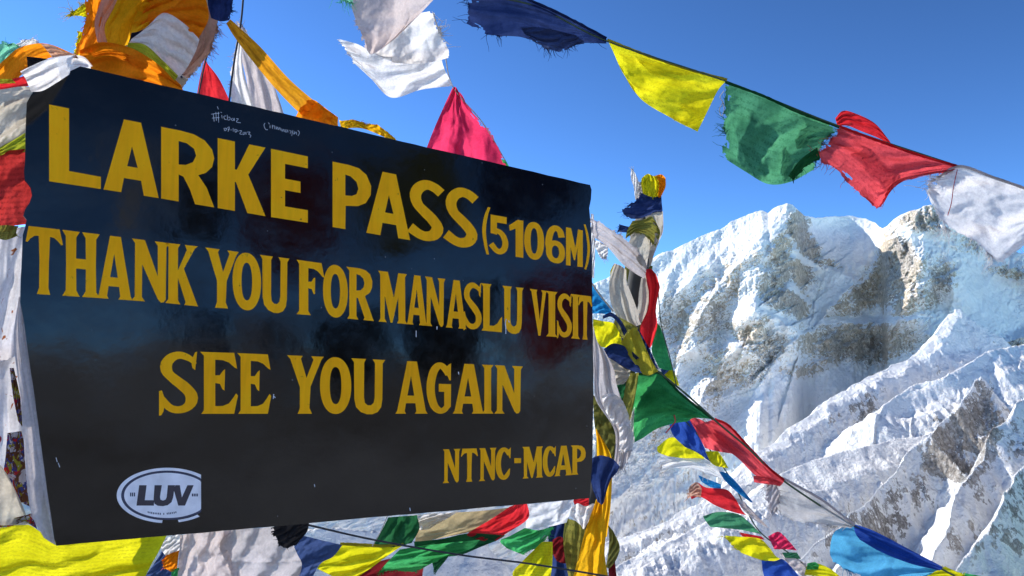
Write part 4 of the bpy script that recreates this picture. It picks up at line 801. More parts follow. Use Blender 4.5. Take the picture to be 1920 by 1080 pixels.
cloth('scarf', 'frayed yellow tuft sticking out left of the wrapped pole', 'scarf', gL, YEL, [[(134, 24), (146, 14), (162, 4)], [(132, 30), (150, 30), (164, 34)]], A_ + .02, n=(18, 12), amp=.004, seed=21, fray='lt', frn=22, flen=16)
cloth('scarf', 'frayed bright fringe low on the left side of the wrapped pole', 'scarf', gL, YEL, [[(146, 58), (155, 60)], [(144, 80), (156, 84)], [(138, 104), (150, 104)]], A_ + .015, n=(10, 20), amp=.003, seed=47, fray='l', frn=24, flen=8)
cloth('scarf', 'peach silk strip between orange and golden yellow on the left pole', 'scarf', gL, PEACH, [[(196, -16), (215, -16), (240, -16)], [(178, 38), (192, 42), (206, 42)], [(182, 78), (192, 84), (206, 84)]], A_ - .012, amp=.004, folds=(1.5, .2, .3), seed=22, bulge=.015)
cloth('scarf', 'golden yellow silk band hanging down the front of the left pole', 'scarf', gL, ORGY, [[(228, -16), (262, -16), (300, -16)], [(208, 24), (236, 30), (268, 20)], [(196, 52), (224, 58), (252, 46)], [(202, 82), (222, 88), (240, 84)]], A_ - .02, amp=.005, folds=(1.8, .2, .5), seed=23, bulge=.03)
cloth('scarf', 'broad orange scarf across the upper right of the wrapped left pole', 'scarf', gL, ORG, [[(282, -18), (330, -22), (382, -16)], [(272, 12), (335, 6), (391, 20)], [(262, 46), (318, 26), (389, 42)], [(300, 30), (338, 48), (371, 74)]], A_ - .03, amp=.009, folds=(4, 1.1, .2), seed=24, bulge=.04, n=(50, 36))
cloth('scarf', 'saffron fold tucked between the golden band and the white wraps', 'scarf', gL, ORGY, [[(262, 2), (285, 6), (306, 12)], [(252, 36), (272, 34), (300, 28)], [(244, 62), (262, 58), (284, 46)]], A_ - .028, n=(22, 20), amp=.007, folds=(3, .9, .1), seed=25, bulge=.01)
cloth('scarf', 'white scarf in three broad folds round the left pole', 'scarf', gL, WHT, [[(278, 48), (308, 24), (345, 44), (374, 74)], [(262, 62), (295, 50), (332, 72), (366, 98)], [(248, 72), (280, 74), (318, 104), (350, 128)], [(242, 80), (276, 88), (308, 118), (336, 146)]], A_ - .035, amp=.011, folds=(3.2, 1.5, .3), seed=26, bulge=.05, n=(44, 44))
cloth('scarf', 'small navy scrap in a gap between the wraps of the left pole', 'scarf', gL, NAVY, [[(248, 58), (285, 54)], [(240, 80), (262, 68)]], A_ - .012, n=(12, 8), amp=.002, seed=27)
cloth('scarf', 'lime green band with a pale border under the white folds', 'scarf', gL, LIME, [[(240, 80), (272, 84), (306, 114), (334, 142)], [(238, 92), (262, 98), (298, 122), (328, 152)]], A_ - .045, n=(40, 14), amp=.005, folds=(2, 1.5, .1), seed=28, bulge=.05)
cloth('scarf', 'broad orange collar resting on the upper edge of the board', 'scarf', gL, ORG, [[(148, 95), (188, 79), (240, 88), (292, 116), (340, 160)], [(150, 104), (185, 100), (240, 116), (290, 138), (345, 176)], [(165, 140), (200, 150), (240, 164), (290, 178), (345, 192)]], [A_, A_ - .05, A_ - .01], amp=.010, folds=(2.6, 1.25, .6), seed=29, bulge=.03, n=(50, 34))
cloth('scarf', 'dark red lining showing below the orange collar', 'scarf', gL, MAR, [[(185, 122), (230, 128), (268, 150)], [(190, 150), (232, 160), (270, 175)]], A_ - .03 + .02, n=(16, 10), amp=.003, seed=30)
cloth('scarf', 'navy knot high on the right of the left pole', 'scarf', gL, NAVY, [[(388, -20), (412, -22), (440, -18)], [(390, 10), (412, 8), (436, 14)], [(396, 34), (414, 40), (430, 38)]], 1.15, n=(26, 24), amp=.009, folds=(2, .3, .3), seed=31, fray='r', frn=20, flen=10)
cloth('scarf', 'pale peach cloth with a bright frayed edge right of the left pole', 'scarf', gL, PEACH, [[(374, -10), (392, 20), (414, 40)], [(374, 50), (388, 64), (402, 74)], [(366, 90), (374, 96), (390, 100)], [(334, 132), (342, 140), (352, 148)]], 1.17, n=(24, 44), amp=.007, folds=(1.5, .1, .2), seed=32, fray='r', frn=46, flen=14)
cloth('scarf', 'dark cord wrapped scrap hanging right of the peach cloth', 'scarf', gL, SLATE, [[(398, 40), (408, 42)], [(386, 100), (391, 104)]], 1.19, n=(8, 24), amp=.003, seed=33, fray='r', frn=20, flen=12)
cloth('prayer_flag', 'small red triangle standing behind the board edge', 'flag', 'flags on the cords behind the board', RED, [[(383, 113), (386, 112), (388, 118)], [(374, 150), (390, 150), (412, 150)], [(368, 185), (400, 195), (438, 205)]], 1.5, n=(20, 24), amp=.004, folds=(1, .3, .2), seed=34)
cloth('prayer_flag', 'white silk flag with mauve shading between the red triangle and the orange strap', 'flag', 'flags on the cords behind the board', PALE, [[(440, 42), (452, 44), (462, 60)], [(448, 90), (468, 92), (492, 104)], [(462, 150), (484, 150), (514, 160)], [(470, 205), (500, 212), (536, 224)]], 1.5, n=(26, 44), amp=.012, folds=(2.3, .05, .2), seed=35, fray='t', frn=8, flen=12)
cloth('prayer_flag', 'thin white flag strip whose point hangs beside the red triangle', 'flag', 'flags on the cords behind the board', WHT, [[(446, 60), (452, 70)], [(436, 120), (456, 130)], [(430, 160), (470, 180)], [(434, 190), (478, 212)]], 1.47, n=(20, 40), amp=.008, folds=(1.8, .05, .6), seed=36, fray='l', frn=26, flen=9)
cord('dark cord hanging from the navy knot to the board', [(458, -30), (452, 40), (440, 110), (432, 170), (428, 210)], [1.46] * 5, .0018, M_CORD)
cord('dark cord left of the red triangle', [(408, -20), (400, 60), (384, 120), (372, 180)], [1.48] * 4, .0015, M_CORD)
cloth('scarf', 'long saffron strap with dark script stretched from the pole down to the board', 'scarf', None, ORGT, [[(424, 44), (440, 70), (470, 110), (520, 170), (566, 216), (600, 240)], [(432, 36), (456, 58), (490, 90), (540, 146), (590, 190), (634, 224)]], [1.16, 1.2, 1.24, 1.27], n=(70, 12), amp=.0025, folds=(2, .1, .2), seed=37, uvs=(1, 1))
cloth('scarf', 'orange knot at the lower end of the saffron strap', 'scarf', None, ORG, [[(572, 186), (590, 188), (612, 204), (634, 220)], [(564, 200), (585, 208), (610, 222), (634, 236)], [(552, 224), (580, 232), (610, 240), (640, 250)]], 1.25, n=(30, 22), amp=.009, folds=(3, .3, .2), seed=38)
cloth('scarf', 'crumpled saffron frill along the upper edge of the board', 'scarf', None, ORGY, [[(636, 226), (664, 224), (684, 232), (708, 234), (740, 258)], [(640, 242), (672, 240), (700, 248), (748, 270)]], 1.3, n=(44, 14), amp=.009, folds=(7, .1, .2), seed=39, fray='t', frn=18, flen=6)

cloth('scarf', 'dark orange crease line along the orange collar on the board edge', 'scarf', gL, ORG, [[(170, 100), (200, 92), (234, 100), (262, 116)], [(176, 108), (204, 104), (236, 116), (268, 138)]], A_ - .055, n=(34, 12), amp=.004, seed=210, bulge=.02)
cloth('scarf', 'navy scrap with white fringe at the right end of the orange collar', 'scarf', gL, NAVY, [[(324, 128), (336, 134)], [(330, 142), (342, 146)]], A_ + .03, n=(10, 8), amp=.003, seed=211, fray='r', frn=10, flen=8)
cloth('scarf', 'bright white frayed edge right of the peach cloth', 'scarf', gL, WHT, [[(398, 60), (404, 64)], [(380, 98), (388, 104)], [(352, 128), (366, 134)], [(340, 142), (352, 150)]], 1.185, n=(8, 30), amp=.003, seed=212, fray='r', frn=40, flen=11)
cloth('scarf', 'pale pink silk lying over the orange sweep near the white scarf', 'scarf', 'cloths crowding the left edge of the board', PEACH, [[(76, 82), (96, 84), (120, 96), (142, 102)], [(86, 92), (104, 98), (124, 104), (146, 108)], [(98, 108), (112, 108), (130, 108), (148, 110)]], 1.02, n=(26, 14), amp=.004, seed=213)

# ---- cloths down the left edge of the board
gE = 'cloths crowding the left edge of the board'
BL = bdepth(45)
cloth('prayer_flag', 'sheer mint green flag in the top left behind the orange scarf', 'flag', gE, MINT, [[(-30, 70), (0, 76), (40, 86)], [(-30, 110), (0, 106), (22, 102)], [(-30, 150), (0, 140), (10, 130)]], 1.08, n=(30, 24), amp=.006, folds=(3, .8, .1), seed=50, fray='t', frn=16, flen=10)
cloth('scarf', 'white fringe tip above the orange scarf at the far left', 'scarf', gE, WHT, [[(28, 82), (60, 72), (72, 88)], [(30, 92), (60, 88), (80, 96)]], 1.1, n=(18, 8), amp=.003, seed=51, fray='t', frn=14, flen=14)
cloth('scarf', 'orange red scarf sweeping in from the left above the white one', 'scarf', gE, ORG, [[(-30, 150), (8, 112), (40, 88), (88, 82), (140, 102)], [(-30, 165), (14, 140), (48, 112), (90, 96), (142, 106)], [(-30, 182), (16, 160), (52, 132), (96, 108), (146, 112)]], [1.06, 1.04, 1.07], n=(44, 22), amp=.007, folds=(2, 1.1, .1), seed=52)
cloth('scarf', 'red band under the orange scarf at the far left', 'scarf', gE, RED, [[(-30, 150), (20, 148), (60, 138)], [(-30, 172), (20, 166), (62, 160)]], 1.0, n=(26, 10), amp=.004, folds=(1.5, 1.4, .1), seed=53)
cloth('scarf', 'thin lime stripe between orange and red at the far left', 'scarf', gE, LIME, [[(-30, 148), (22, 148)], [(-30, 158), (30, 156)]], .99, n=(14, 6), amp=.002, seed=54)
cloth('scarf', 'small black cloth corner beneath the orange sweep', 'scarf', gE, BLK, [[(50, 106), (72, 108), (98, 112)], [(52, 128), (70, 124), (96, 116)]], 1.02, n=(12, 8), amp=.002, seed=55)
cloth('scarf', 'white scarf tied over the upper left corner of the board', 'scarf', gE, WHT, [[(38, 134), (62, 122), (92, 110), (126, 104), (156, 106), (174, 124)], [(48, 148), (74, 136), (102, 124), (128, 116), (152, 116), (170, 126)], [(58, 172), (80, 170), (108, 154), (130, 140), (148, 134), (172, 134)]], [BL - .03, BL - .02, BL + .0, 1.03, 1.06], n=(50, 26), amp=.007, folds=(2.4, 1.35, .4), seed=56)
cloth('prayer_flag', 'large white cloth hanging left of the board below the red band', 'flag', gE, CRM, [[(-40, 172), (0, 168), (40, 162), (68, 164)], [(-40, 210), (0, 205), (34, 198), (60, 196)], [(-40, 250), (0, 240), (30, 228), (54, 222)], [(-40, 300), (0, 276), (26, 262), (52, 246)]], BL + .04, n=(36, 40), amp=.008, folds=(2, 1.2, .1), seed=57)
cloth('prayer_flag', 'narrow olive yellow cloth edge below the large white one', 'flag', gE, LIME, [[(-40, 285), (10, 268), (54, 244)], [(-40, 300), (12, 290), (54, 284)]], BL + .055, n=(20, 12), amp=.003, seed=58)
cloth('prayer_flag', 'red printed flag hanging left of the board', 'flag', gE, REDT, [[(-40, 280), (10, 282), (58, 278)], [(-40, 330), (8, 330), (62, 332)], [(-40, 380), (6, 384), (60, 392)], [(-40, 430), (0, 426), (54, 420)]], BL + .06, n=(34, 40), amp=.009, folds=(1.8, 1.1, .4), seed=59)
cloth('scarf', 'small coiled green and brown tassel below the red printed flag', 'scarf', gE, OLIVT, [[(-6, 424), (12, 422), (34, 424)], [(-6, 446), (10, 450), (30, 444)]], BL + .03, n=(16, 12), amp=.008, folds=(4, .2, 0), seed=60, fray='r', frn=12, flen=8)
cloth('prayer_flag', 'white flag with scattered red print beside the lettering', 'flag', gE, PRNT, [[(-40, 420), (0, 428), (58, 424)], [(-40, 500), (0, 500), (50, 500)], [(-40, 600), (0, 590), (40, 580)], [(-40, 690), (0, 680), (36, 665)]], BL + .07, n=(30, 50), amp=.009, folds=(1.8, .5, .3), seed=61)
cloth('prayer_flag', 'pale cloth lower down at the far left with a red scrawl', 'flag', gE, PRNT, [[(-40, 640), (0, 650), (40, 640)], [(-40, 740), (0, 740), (52, 740)], [(-40, 860), (0, 850), (64, 850)], [(-40, 940), (0, 930), (70, 930)]], BL + .09, n=(30, 50), amp=.010, folds=(1.6, .4, .6), seed=62)
cloth('prayer_flag', 'dark red and olive floral scrap between pale cloths at far left', 'flag', gE, DKPR, [[(14, 812), (40, 808)], [(10, 860), (52, 860)], [(6, 900), (54, 915)], [(24, 935), (56, 950)]], BL + .05, n=(20, 34), amp=.006, folds=(2, .4, .2), seed=63)
cloth('prayer_flag', 'narrow printed strip with blue and red marks beside the folded white band', 'flag', gE, DKPR, [[(18, 690), (26, 690)], [(24, 740), (38, 745)], [(34, 790), (42, 800)]], BL + .04, n=(10, 30), amp=.004, seed=64)
cloth('scarf', 'smooth white band running down the slanting left edge of the board', 'scarf', gE, GRYW, [[(35, 555), (38, 558), (41, 566)], [(26, 640), (38, 640), (53, 640)], [(40, 760), (56, 760), (72, 760)], [(48, 880), (70, 880), (88, 880)], [(58, 960), (78, 965), (99, 968)], [(82, 1008), (94, 1016), (108, 1024)]], BL + .012, n=(20, 70), amp=.0022, folds=(1, .3, .2), seed=65, bulge=.006)
cloth('scarf', 'cream padded cloth bulging at the lower far left', 'scarf', gE, CRM, [[(-40, 860), (-5, 868), (14, 890)], [(-40, 900), (10, 905), (34, 930)], [(-40, 950), (12, 945), (48, 962)], [(-40, 985), (8, 985), (52, 984)]], BL + .03, n=(26, 26), amp=.004, folds=(1.2, .9, .1), seed=66, bulge=.03)
cloth('scarf', 'thin dark red scarf crossing under the cream bulge', 'scarf', gE, DKPR, [[(-30, 976), (10, 974), (40, 968), (60, 962)], [(-30, 988), (14, 988), (46, 980), (70, 992)]], BL + .022, n=(26, 8), amp=.003, seed=67)
cloth('prayer_flag', 'large yellow flag printed with rows of script under the board', 'flag', gE, YTXT, [[(-40, 1000), (0, 990), (48, 982), (108, 1012), (200, 1005), (318, 992)], [(-40, 1030), (10, 1030), (80, 1030), (160, 1040), (300, 1030)], [(-40, 1060), (10, 1062), (80, 1062), (160, 1062), (282, 1062)], [(-40, 1100), (10, 1098), (80, 1100), (160, 1104), (262, 1104)]], [1.02, 1.05, 1.08, 1.14], n=(70, 34), amp=.007, folds=(2.2, .9, .2), seed=68, uvs=(1, 1))
# ---- right pole and its wrappings
prr, c2 = pole('thin leaning pole behind the right edge of the board', [(1222, 345), (1216, 400), (1206, 460), (1192, 540), (1178, 620), (1160, 720), (1138, 840), (1110, 960), (1088, 1090)], [1.76] * 9, .024, plain('dark_pole', (.045, .045, .04), .8, 40, .4, .5))
bundle(prr, [(1221, 352), (1216, 400), (1208, 450), (1196, 500)], [1.77] * 4, [.016, .026, .032, .024], 5, CRM)
bundle(prr, [(1198, 495), (1190, 540), (1178, 620), (1162, 700), (1150, 770), (1138, 850), (1112, 950), (1088, 1095)], [1.79] * 8, [.03, .032, .034, .036, .026, .02, .03, .036], 8, OLIVE)
gR = 'scarves wound round the right pole'; Q = 1.71
cloth('scarf', 'yellow and orange knot at the very top of the right pole', 'scarf', gR, YEL, [[(1203, 334), (1214, 326), (1226, 330), (1236, 328)], [(1202, 346), (1216, 348), (1230, 348), (1240, 346)], [(1206, 366), (1218, 372), (1228, 374), (1236, 370)]], Q, n=(26, 20), amp=.008, folds=(4, .1, .1), seed=70, bulge=.04, uvs=(1, 1))
cloth('scarf', 'orange loop on the right of the yellow pole top knot', 'scarf', gR, ORG, [[(1226, 330), (1240, 327), (1248, 334)], [(1234, 346), (1242, 346), (1248, 350)], [(1232, 370), (1238, 370), (1241, 366)]], Q - .01, n=(16, 16), amp=.004, seed=71, bulge=.02)
cloth('scarf', 'small white scrap standing up beside the yellow pole top knot', 'scarf', gR, WHT, [[(1183, 314), (1187, 318)], [(1183, 335), (1196, 336)], [(1188, 350), (1198, 352)], [(1191, 374), (1195, 376)]], Q, n=(8, 20), amp=.003, seed=72, fray='t', frn=5, flen=8)
cloth('scarf', 'grey shred between the white scrap and the navy wrap', 'scarf', gR, GRYW, [[(1196, 340), (1204, 342)], [(1192, 374), (1206, 376)]], Q + .005, n=(8, 12), amp=.003, seed=73)
cloth('scarf', 'navy wrap just below the yellow top knot with ends flying left', 'scarf', gR, NAVY, [[(1200, 360), (1212, 366), (1226, 370), (1240, 366)], [(1190, 378), (1206, 384), (1224, 386), (1241, 382)], [(1168, 392), (1198, 398), (1222, 396), (1242, 396)], [(1178, 410), (1198, 410), (1216, 404), (1236, 398)]], Q - .01, n=(30, 26), amp=.006, folds=(2, 1.4, .1), seed=74, bulge=.04, fray='l', frn=16, flen=9)
cloth('scarf', 'cream wrap on the right side below the navy one', 'scarf', gR, CRM, [[(1208, 402), (1226, 396), (1243, 396)], [(1216, 424), (1234, 420), (1244, 420)], [(1222, 446), (1234, 444), (1242, 438)], [(1218, 470), (1226, 468), (1230, 462)]], Q - .005, n=(20, 26), amp=.004, folds=(1.5, .3, .1), seed=75, bulge=.03)
cloth('scarf', 'olive striped wrap with navy shreds on its left', 'scarf', gR, OLIVT, [[(1186, 414), (1206, 412), (1222, 406), (1232, 420)], [(1176, 432), (1200, 424), (1222, 426), (1238, 438)], [(1172, 450), (1190, 436), (1214, 446), (1228, 464)]], Q - .02, n=(26, 22), amp=.007, folds=(5, 1.3, .3), seed=76, bulge=.02, fray='b', frn=16, flen=9)
cloth('scarf', 'navy shred flying left from the olive wrap', 'scarf', gR, NAVY, [[(1160, 420), (1174, 424), (1186, 426)], [(1158, 434), (1172, 436), (1188, 434)]], Q - .01, n=(14, 10), amp=.004, seed=77, fray='l', frn=12, flen=6)
cloth('scarf', 'cream cloth stretched below the olive wrap', 'scarf', gR, CRM, [[(1186, 440), (1202, 436), (1218, 450)], [(1178, 458), (1202, 458), (1218, 468)], [(1182, 478), (1204, 482), (1214, 490)], [(1196, 494), (1206, 500), (1212, 506)]], Q - .012, n=(22, 24), amp=.005, folds=(1.5, .9, .1), seed=78, bulge=.03)
cloth('prayer_flag', 'dusty white flag pulled from the board across the pole with a torn left end', 'flag', gR, GRYW, [[(1108, 408), (1130, 420), (1168, 444), (1200, 474), (1213, 500)], [(1110, 428), (1136, 442), (1170, 464), (1196, 492), (1211, 512)], [(1112, 444), (1138, 462), (1166, 494), (1190, 512), (1208, 522)]], [1.6, 1.66, 1.68, 1.69], n=(50, 22), amp=.006, folds=(2.4, 1.3, .1), seed=79, fray='lt', frn=16, flen=13)
cloth('prayer_flag', 'ragged white tail under the torn left end of the dusty flag', 'flag', gR, WHT, [[(1110, 450), (1122, 452), (1140, 462)], [(1118, 468), (1128, 472), (1140, 474)], [(1126, 484), (1134, 486), (1138, 482)]], 1.64, n=(16, 14), amp=.003, seed=80, fray='b', frn=14, flen=12)
cloth('scarf', 'white cloth looped round the pole above the yellow and navy bands', 'scarf', gR, CRM, [[(1152, 494), (1164, 498), (1174, 506)], [(1143, 526), (1158, 528), (1176, 530)], [(1145, 566), (1166, 562), (1188, 562)], [(1160, 596), (1180, 600), (1200, 596)], [(1180, 610), (1190, 612), (1202, 608)]], Q - .01, n=(26, 40), amp=.006, folds=(2.2, .25, .1), seed=81, bulge=.03)
cloth('scarf', 'right half of the white loop with a deep fold', 'scarf', gR, CRM, [[(1202, 522), (1210, 516), (1218, 520)], [(1198, 548), (1210, 545), (1219, 545)], [(1196, 574), (1206, 578), (1216, 576)], [(1190, 600), (1202, 604), (1210, 598)]], Q, n=(16, 30), amp=.006, folds=(1.4, .2, .1), seed=82, bulge=.02)
cloth('scarf', 'small yellow end beside the white loop', 'scarf', gR, YEL, [[(1144, 508), (1152, 494), (1158, 498)], [(1144, 518), (1150, 510), (1158, 510)]], Q + .01, n=(10, 8), amp=.002, seed=83)
cloth('scarf', 'red scarf knotted at the pole and hanging in a long fold', 'scarf', gR, RED, [[(1210, 506), (1220, 504), (1230, 514)], [(1212, 526), (1224, 524), (1237, 536)], [(1216, 548), (1226, 550), (1236, 546)], [(1214, 580), (1222, 584), (1230, 580)], [(1200, 616), (1216, 622), (1232, 612)], [(1206, 650), (1214, 656), (1222, 648)]], Q - .015, n=(24, 60), amp=.008, folds=(2, .15, .1), seed=84, bulge=.03)
cloth('prayer_flag', 'narrow green flag hanging below the red scarf', 'flag', gR, GRNL, [[(1228, 606), (1232, 606), (1238, 612)], [(1224, 640), (1236, 640), (1248, 644)], [(1222, 660), (1240, 664), (1254, 668)], [(1236, 690), (1250, 694), (1262, 694)]], Q + .01, n=(20, 36), amp=.005, folds=(1.6, .3, .1), seed=85)
cord('cord from the red scarf down to the long flag string', [(1234, 545), (1240, 610), (1256, 670), (1268, 722)], [Q] * 4, .0012, M_CORDG)
cloth('scarf', 'yellow cloth billowing just right of the board edge', 'scarf', gR, YEL, [[(1112, 598), (1130, 602), (1150, 606), (1162, 624)], [(1112, 622), (1132, 628), (1152, 630), (1166, 640)], [(1118, 648), (1138, 652), (1156, 648), (1166, 650)]], 1.66, n=(30, 22), amp=.007, folds=(2, .6, .1), seed=86)
cloth('scarf', 'thin twisted navy cord end above the yellow bands', 'scarf', gR, NAVY, [[(1130, 592), (1146, 586), (1164, 600), (1176, 622)], [(1130, 598), (1146, 594), (1160, 608), (1170, 630)]], 1.655, n=(26, 8), amp=.002, seed=87)
cloth('scarf', 'navy and yellow twisted shoulder above the crossing bands', 'scarf', gR, OLIVT, [[(1150, 590), (1172, 600), (1196, 614)], [(1158, 610), (1176, 622), (1194, 634)], [(1160, 630), (1176, 638), (1188, 644)]], 1.665, n=(20, 16), amp=.004, folds=(2, .9, .1), seed=88)
cloth('scarf', 'navy band slanting down right across the pole', 'scarf', gR, NAVY, [[(1130, 656), (1150, 644), (1176, 652), (1204, 676)], [(1134, 668), (1158, 666), (1184, 680), (1208, 694)], [(1144, 672), (1160, 682), (1186, 696), (1206, 700)]], 1.65, n=(34, 20), amp=.005, folds=(1.6, 1.1, .1), seed=89, bulge=.02)
cloth('scarf', 'second navy band on the right behind the yellow diagonal', 'scarf', gR, NAVY, [[(1180, 612), (1196, 616), (1210, 640)], [(1196, 650), (1212, 652), (1220, 658)], [(1218, 694), (1226, 690), (1234, 692)]], 1.675, n=(14, 30), amp=.003, seed=90)
cloth('scarf', 'broad yellow diagonal band crossing the navy one', 'scarf', gR, YELO, [[(1164, 642), (1176, 626), (1188, 614), (1198, 622)], [(1176, 662), (1190, 652), (1202, 648), (1210, 650)], [(1190, 682), (1202, 678), (1214, 672), (1222, 676)], [(1206, 702), (1216, 704), (1226, 700), (1234, 696)]], 1.64, n=(28, 34), amp=.005, folds=(2.2, .7, .1), seed=91)
cloth('scarf', 'white rag hanging between board edge and pole', 'scarf', gR, GRYW, [[(1112, 610), (1120, 640), (1132, 655)], [(1112, 670), (1130, 680), (1150, 690)], [(1114, 720), (1134, 724), (1158, 728)], [(1118, 752), (1140, 762), (1176, 778)], [(1150, 802), (1166, 806), (1184, 808)], [(1154, 838), (1168, 840), (1186, 836)], [(1150, 876), (1164, 878), (1178, 866)]], 1.63, n=(30, 70), amp=.009, folds=(2, .2, .1), seed=92, fray='b', frn=26, flen=18)
cloth('scarf', 'white cloth end behind the navy band', 'scarf', gR, CRM, [[(1140, 672), (1164, 690), (1182, 694)], [(1140, 700), (1160, 708), (1180, 706)], [(1144, 714), (1160, 718), (1172, 712)]], 1.67, n=(16, 14), amp=.004, seed=93)
cloth('scarf', 'dark green scrap low beside the white rag', 'scarf', gR, GRND, [[(1146, 714), (1172, 712)], [(1146, 736), (1172, 738)], [(1150, 756), (1166, 764)]], 1.68, n=(12, 14), amp=.003, seed=94)
cloth('scarf', 'olive yellow twisted strap hanging down the pole', 'scarf', gR, OLIVT, [[(1178, 698), (1188, 700), (1198, 698)], [(1170, 740), (1182, 744), (1192, 738)], [(1160, 784), (1172, 790), (1182, 786)], [(1148, 830), (1158, 836), (1166, 830)]], 1.675, n=(16, 50), amp=.006, folds=(1.6, 1.0, .1), seed=95)
gbig = cloth('prayer_flag', 'large green flag below the crossing bands, frayed at the right', 'flag', 'flags on the long string running down right', GRNL, [[(1196, 700), (1216, 702), (1238, 700), (1276, 738), (1336, 786)], [(1190, 740), (1214, 744), (1244, 748), (1280, 762), (1318, 784)], [(1184, 790), (1208, 786), (1240, 780), (1270, 780), (1300, 784)], [(1184, 832), (1204, 822), (1232, 804), (1264, 794), (1290, 790)]], [1.7, 1.69, 1.7], n=(56, 46), amp=.009, folds=(2.2, .9, .5), seed=96, hem=GRND)
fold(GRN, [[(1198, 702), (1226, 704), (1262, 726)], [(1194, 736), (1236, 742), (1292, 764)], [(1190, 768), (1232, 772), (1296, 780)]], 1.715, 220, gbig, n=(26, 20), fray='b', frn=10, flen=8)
fold(WHT, [[(1184, 776), (1190, 762)], [(1180, 806), (1188, 800)], [(1182, 834), (1190, 828)]], 1.68, 221, gbig, n=(8, 20), amp=.002)
cloth('prayer_flag', 'small yellow triangle behind the green flag', 'flag', 'flags on the long string running down right', YEL, [[(1244, 704), (1260, 690)], [(1254, 710), (1268, 706)], [(1268, 722), (1274, 724)]], 1.76, n=(10, 12), amp=.002, seed=97)
cloth('prayer_flag', 'small blue white corner above the yellow triangle', 'flag', 'flags on the long string running down right', SLATE, [[(1238, 692), (1256, 690)], [(1244, 706), (1256, 702)]], 1.77, n=(8, 8), amp=.002, seed=98)
cloth('scarf', 'printed pale cloth twisted into the lower end of the white rag', 'scarf', gR, WHTT, [[(1160, 796), (1172, 790), (1184, 800)], [(1162, 822), (1176, 820), (1188, 826)], [(1160, 846), (1174, 850), (1184, 846)]], 1.615, n=(18, 20), amp=.004, seed=222, fray='b', frn=14, flen=9)
cloth('scarf', 'crumpled white fold where the rag crosses the pole', 'scarf', gR, WHT, [[(1128, 742), (1150, 738), (1168, 752)], [(1134, 768), (1156, 764), (1178, 776)], [(1150, 796), (1166, 792), (1182, 796)]], 1.618, n=(24, 22), amp=.006, seed=223)
cloth('scarf', 'dusty white bulge tucked behind the navy band', 'scarf', gR, CRM, [[(1128, 664), (1150, 676), (1176, 694)], [(1124, 690), (1150, 700), (1178, 708)], [(1130, 716), (1150, 722), (1170, 720)]], 1.66, n=(22, 20), amp=.005, seed=224)
cloth('scarf', 'dark olive strip behind the white rag low on the pole', 'scarf', gR, OLIVE, [[(1112, 740), (1130, 760), (1150, 790)], [(1114, 790), (1132, 806), (1152, 830)], [(1120, 830), (1136, 842), (1152, 862)]], 1.69, n=(16, 26), amp=.005, seed=225)
# lower part of the pole
cloth('scarf', 'orange scarf end emerging beside the lowest line of lettering at the board edge', 'scarf', gR, ORGY, [[(1117, 804), (1119, 806), (1122, 812)], [(1119, 830), (1128, 832), (1136, 834)], [(1120, 862), (1134, 862), (1147, 862)], [(1128, 920), (1138, 920), (1147, 916)], [(1126, 960), (1136, 962), (1144, 958)], [(1110, 1010), (1126, 1012), (1138, 1006)]], 1.66, n=(18, 60), amp=.006, folds=(1.6, .15, .1), seed=99)
cloth('scarf', 'navy cloth tied over the orange scarf at the board edge', 'scarf', gR, NAVY, [[(1107, 860), (1126, 854), (1148, 860), (1162, 874)], [(1106, 884), (1124, 884), (1144, 882), (1158, 884)], [(1110, 912), (1122, 914), (1136, 910), (1144, 902)], [(1120, 940), (1128, 946), (1132, 942), (1134, 934)]], 1.6, n=(30, 34), amp=.006, folds=(2.4, .2, .1), seed=100)
cloth('scarf', 'long saffron scarf hanging at the foot of the right pole', 'scarf', gR, ORGY, [[(1118, 936), (1126, 938), (1132, 946)], [(1106, 970), (1120, 974), (1134, 976)], [(1096, 1000), (1116, 1004), (1136, 1000)], [(1086, 1040), (1112, 1044), (1134, 1040)], [(1072, 1092), (1108, 1096), (1142, 1092)]], 1.62, n=(30, 60), amp=.009, folds=(2.4, .12, .3), seed=101)
cloth('scarf', 'white rosette knot under the lower right corner of the board', 'scarf', gR, WHT, [[(1070, 952), (1084, 944), (1098, 950), (1112, 944), (1122, 952)], [(1070, 966), (1084, 962), (1096, 964), (1110, 962), (1116, 968)], [(1078, 976), (1088, 984), (1094, 992), (1100, 984), (1106, 974)]], 1.64, n=(34, 20), amp=.010, folds=(3, .1, .2), seed=102)
cloth('scarf', 'small red scrap above the white rosette knot', 'scarf', gR, RED, [[(1074, 936), (1104, 934)], [(1078, 950), (1104, 948)]], 1.66, n=(12, 8), amp=.005, seed=103)
cloth('scarf', 'olive striped cloth hanging below the white rosette', 'scarf', gR, OLIVT, [[(1060, 972), (1078, 976), (1096, 984)], [(1056, 1010), (1076, 1012), (1098, 1010)], [(1060, 1050), (1078, 1054), (1094, 1046)], [(1068, 1092), (1082, 1094), (1096, 1092)]], 1.67, n=(22, 40), amp=.006, folds=(2.4, .2, .2), seed=104)
cloth('scarf', 'olive cloth bulging right of the long saffron scarf', 'scarf', gR, OLIVE, [[(1140, 984), (1150, 996)], [(1142, 1010), (1162, 1024)], [(1140, 1040), (1156, 1048)], [(1136, 1064), (1144, 1066)]], 1.69, n=(14, 24), amp=.005, seed=105)
cloth('scarf', 'dark red cloth showing right of the saffron scarf near the frame edge', 'scarf', gR, MAR, [[(1140, 1048), (1152, 1046)], [(1142, 1092), (1158, 1094)]], 1.7, n=(10, 12), amp=.003, seed=106)
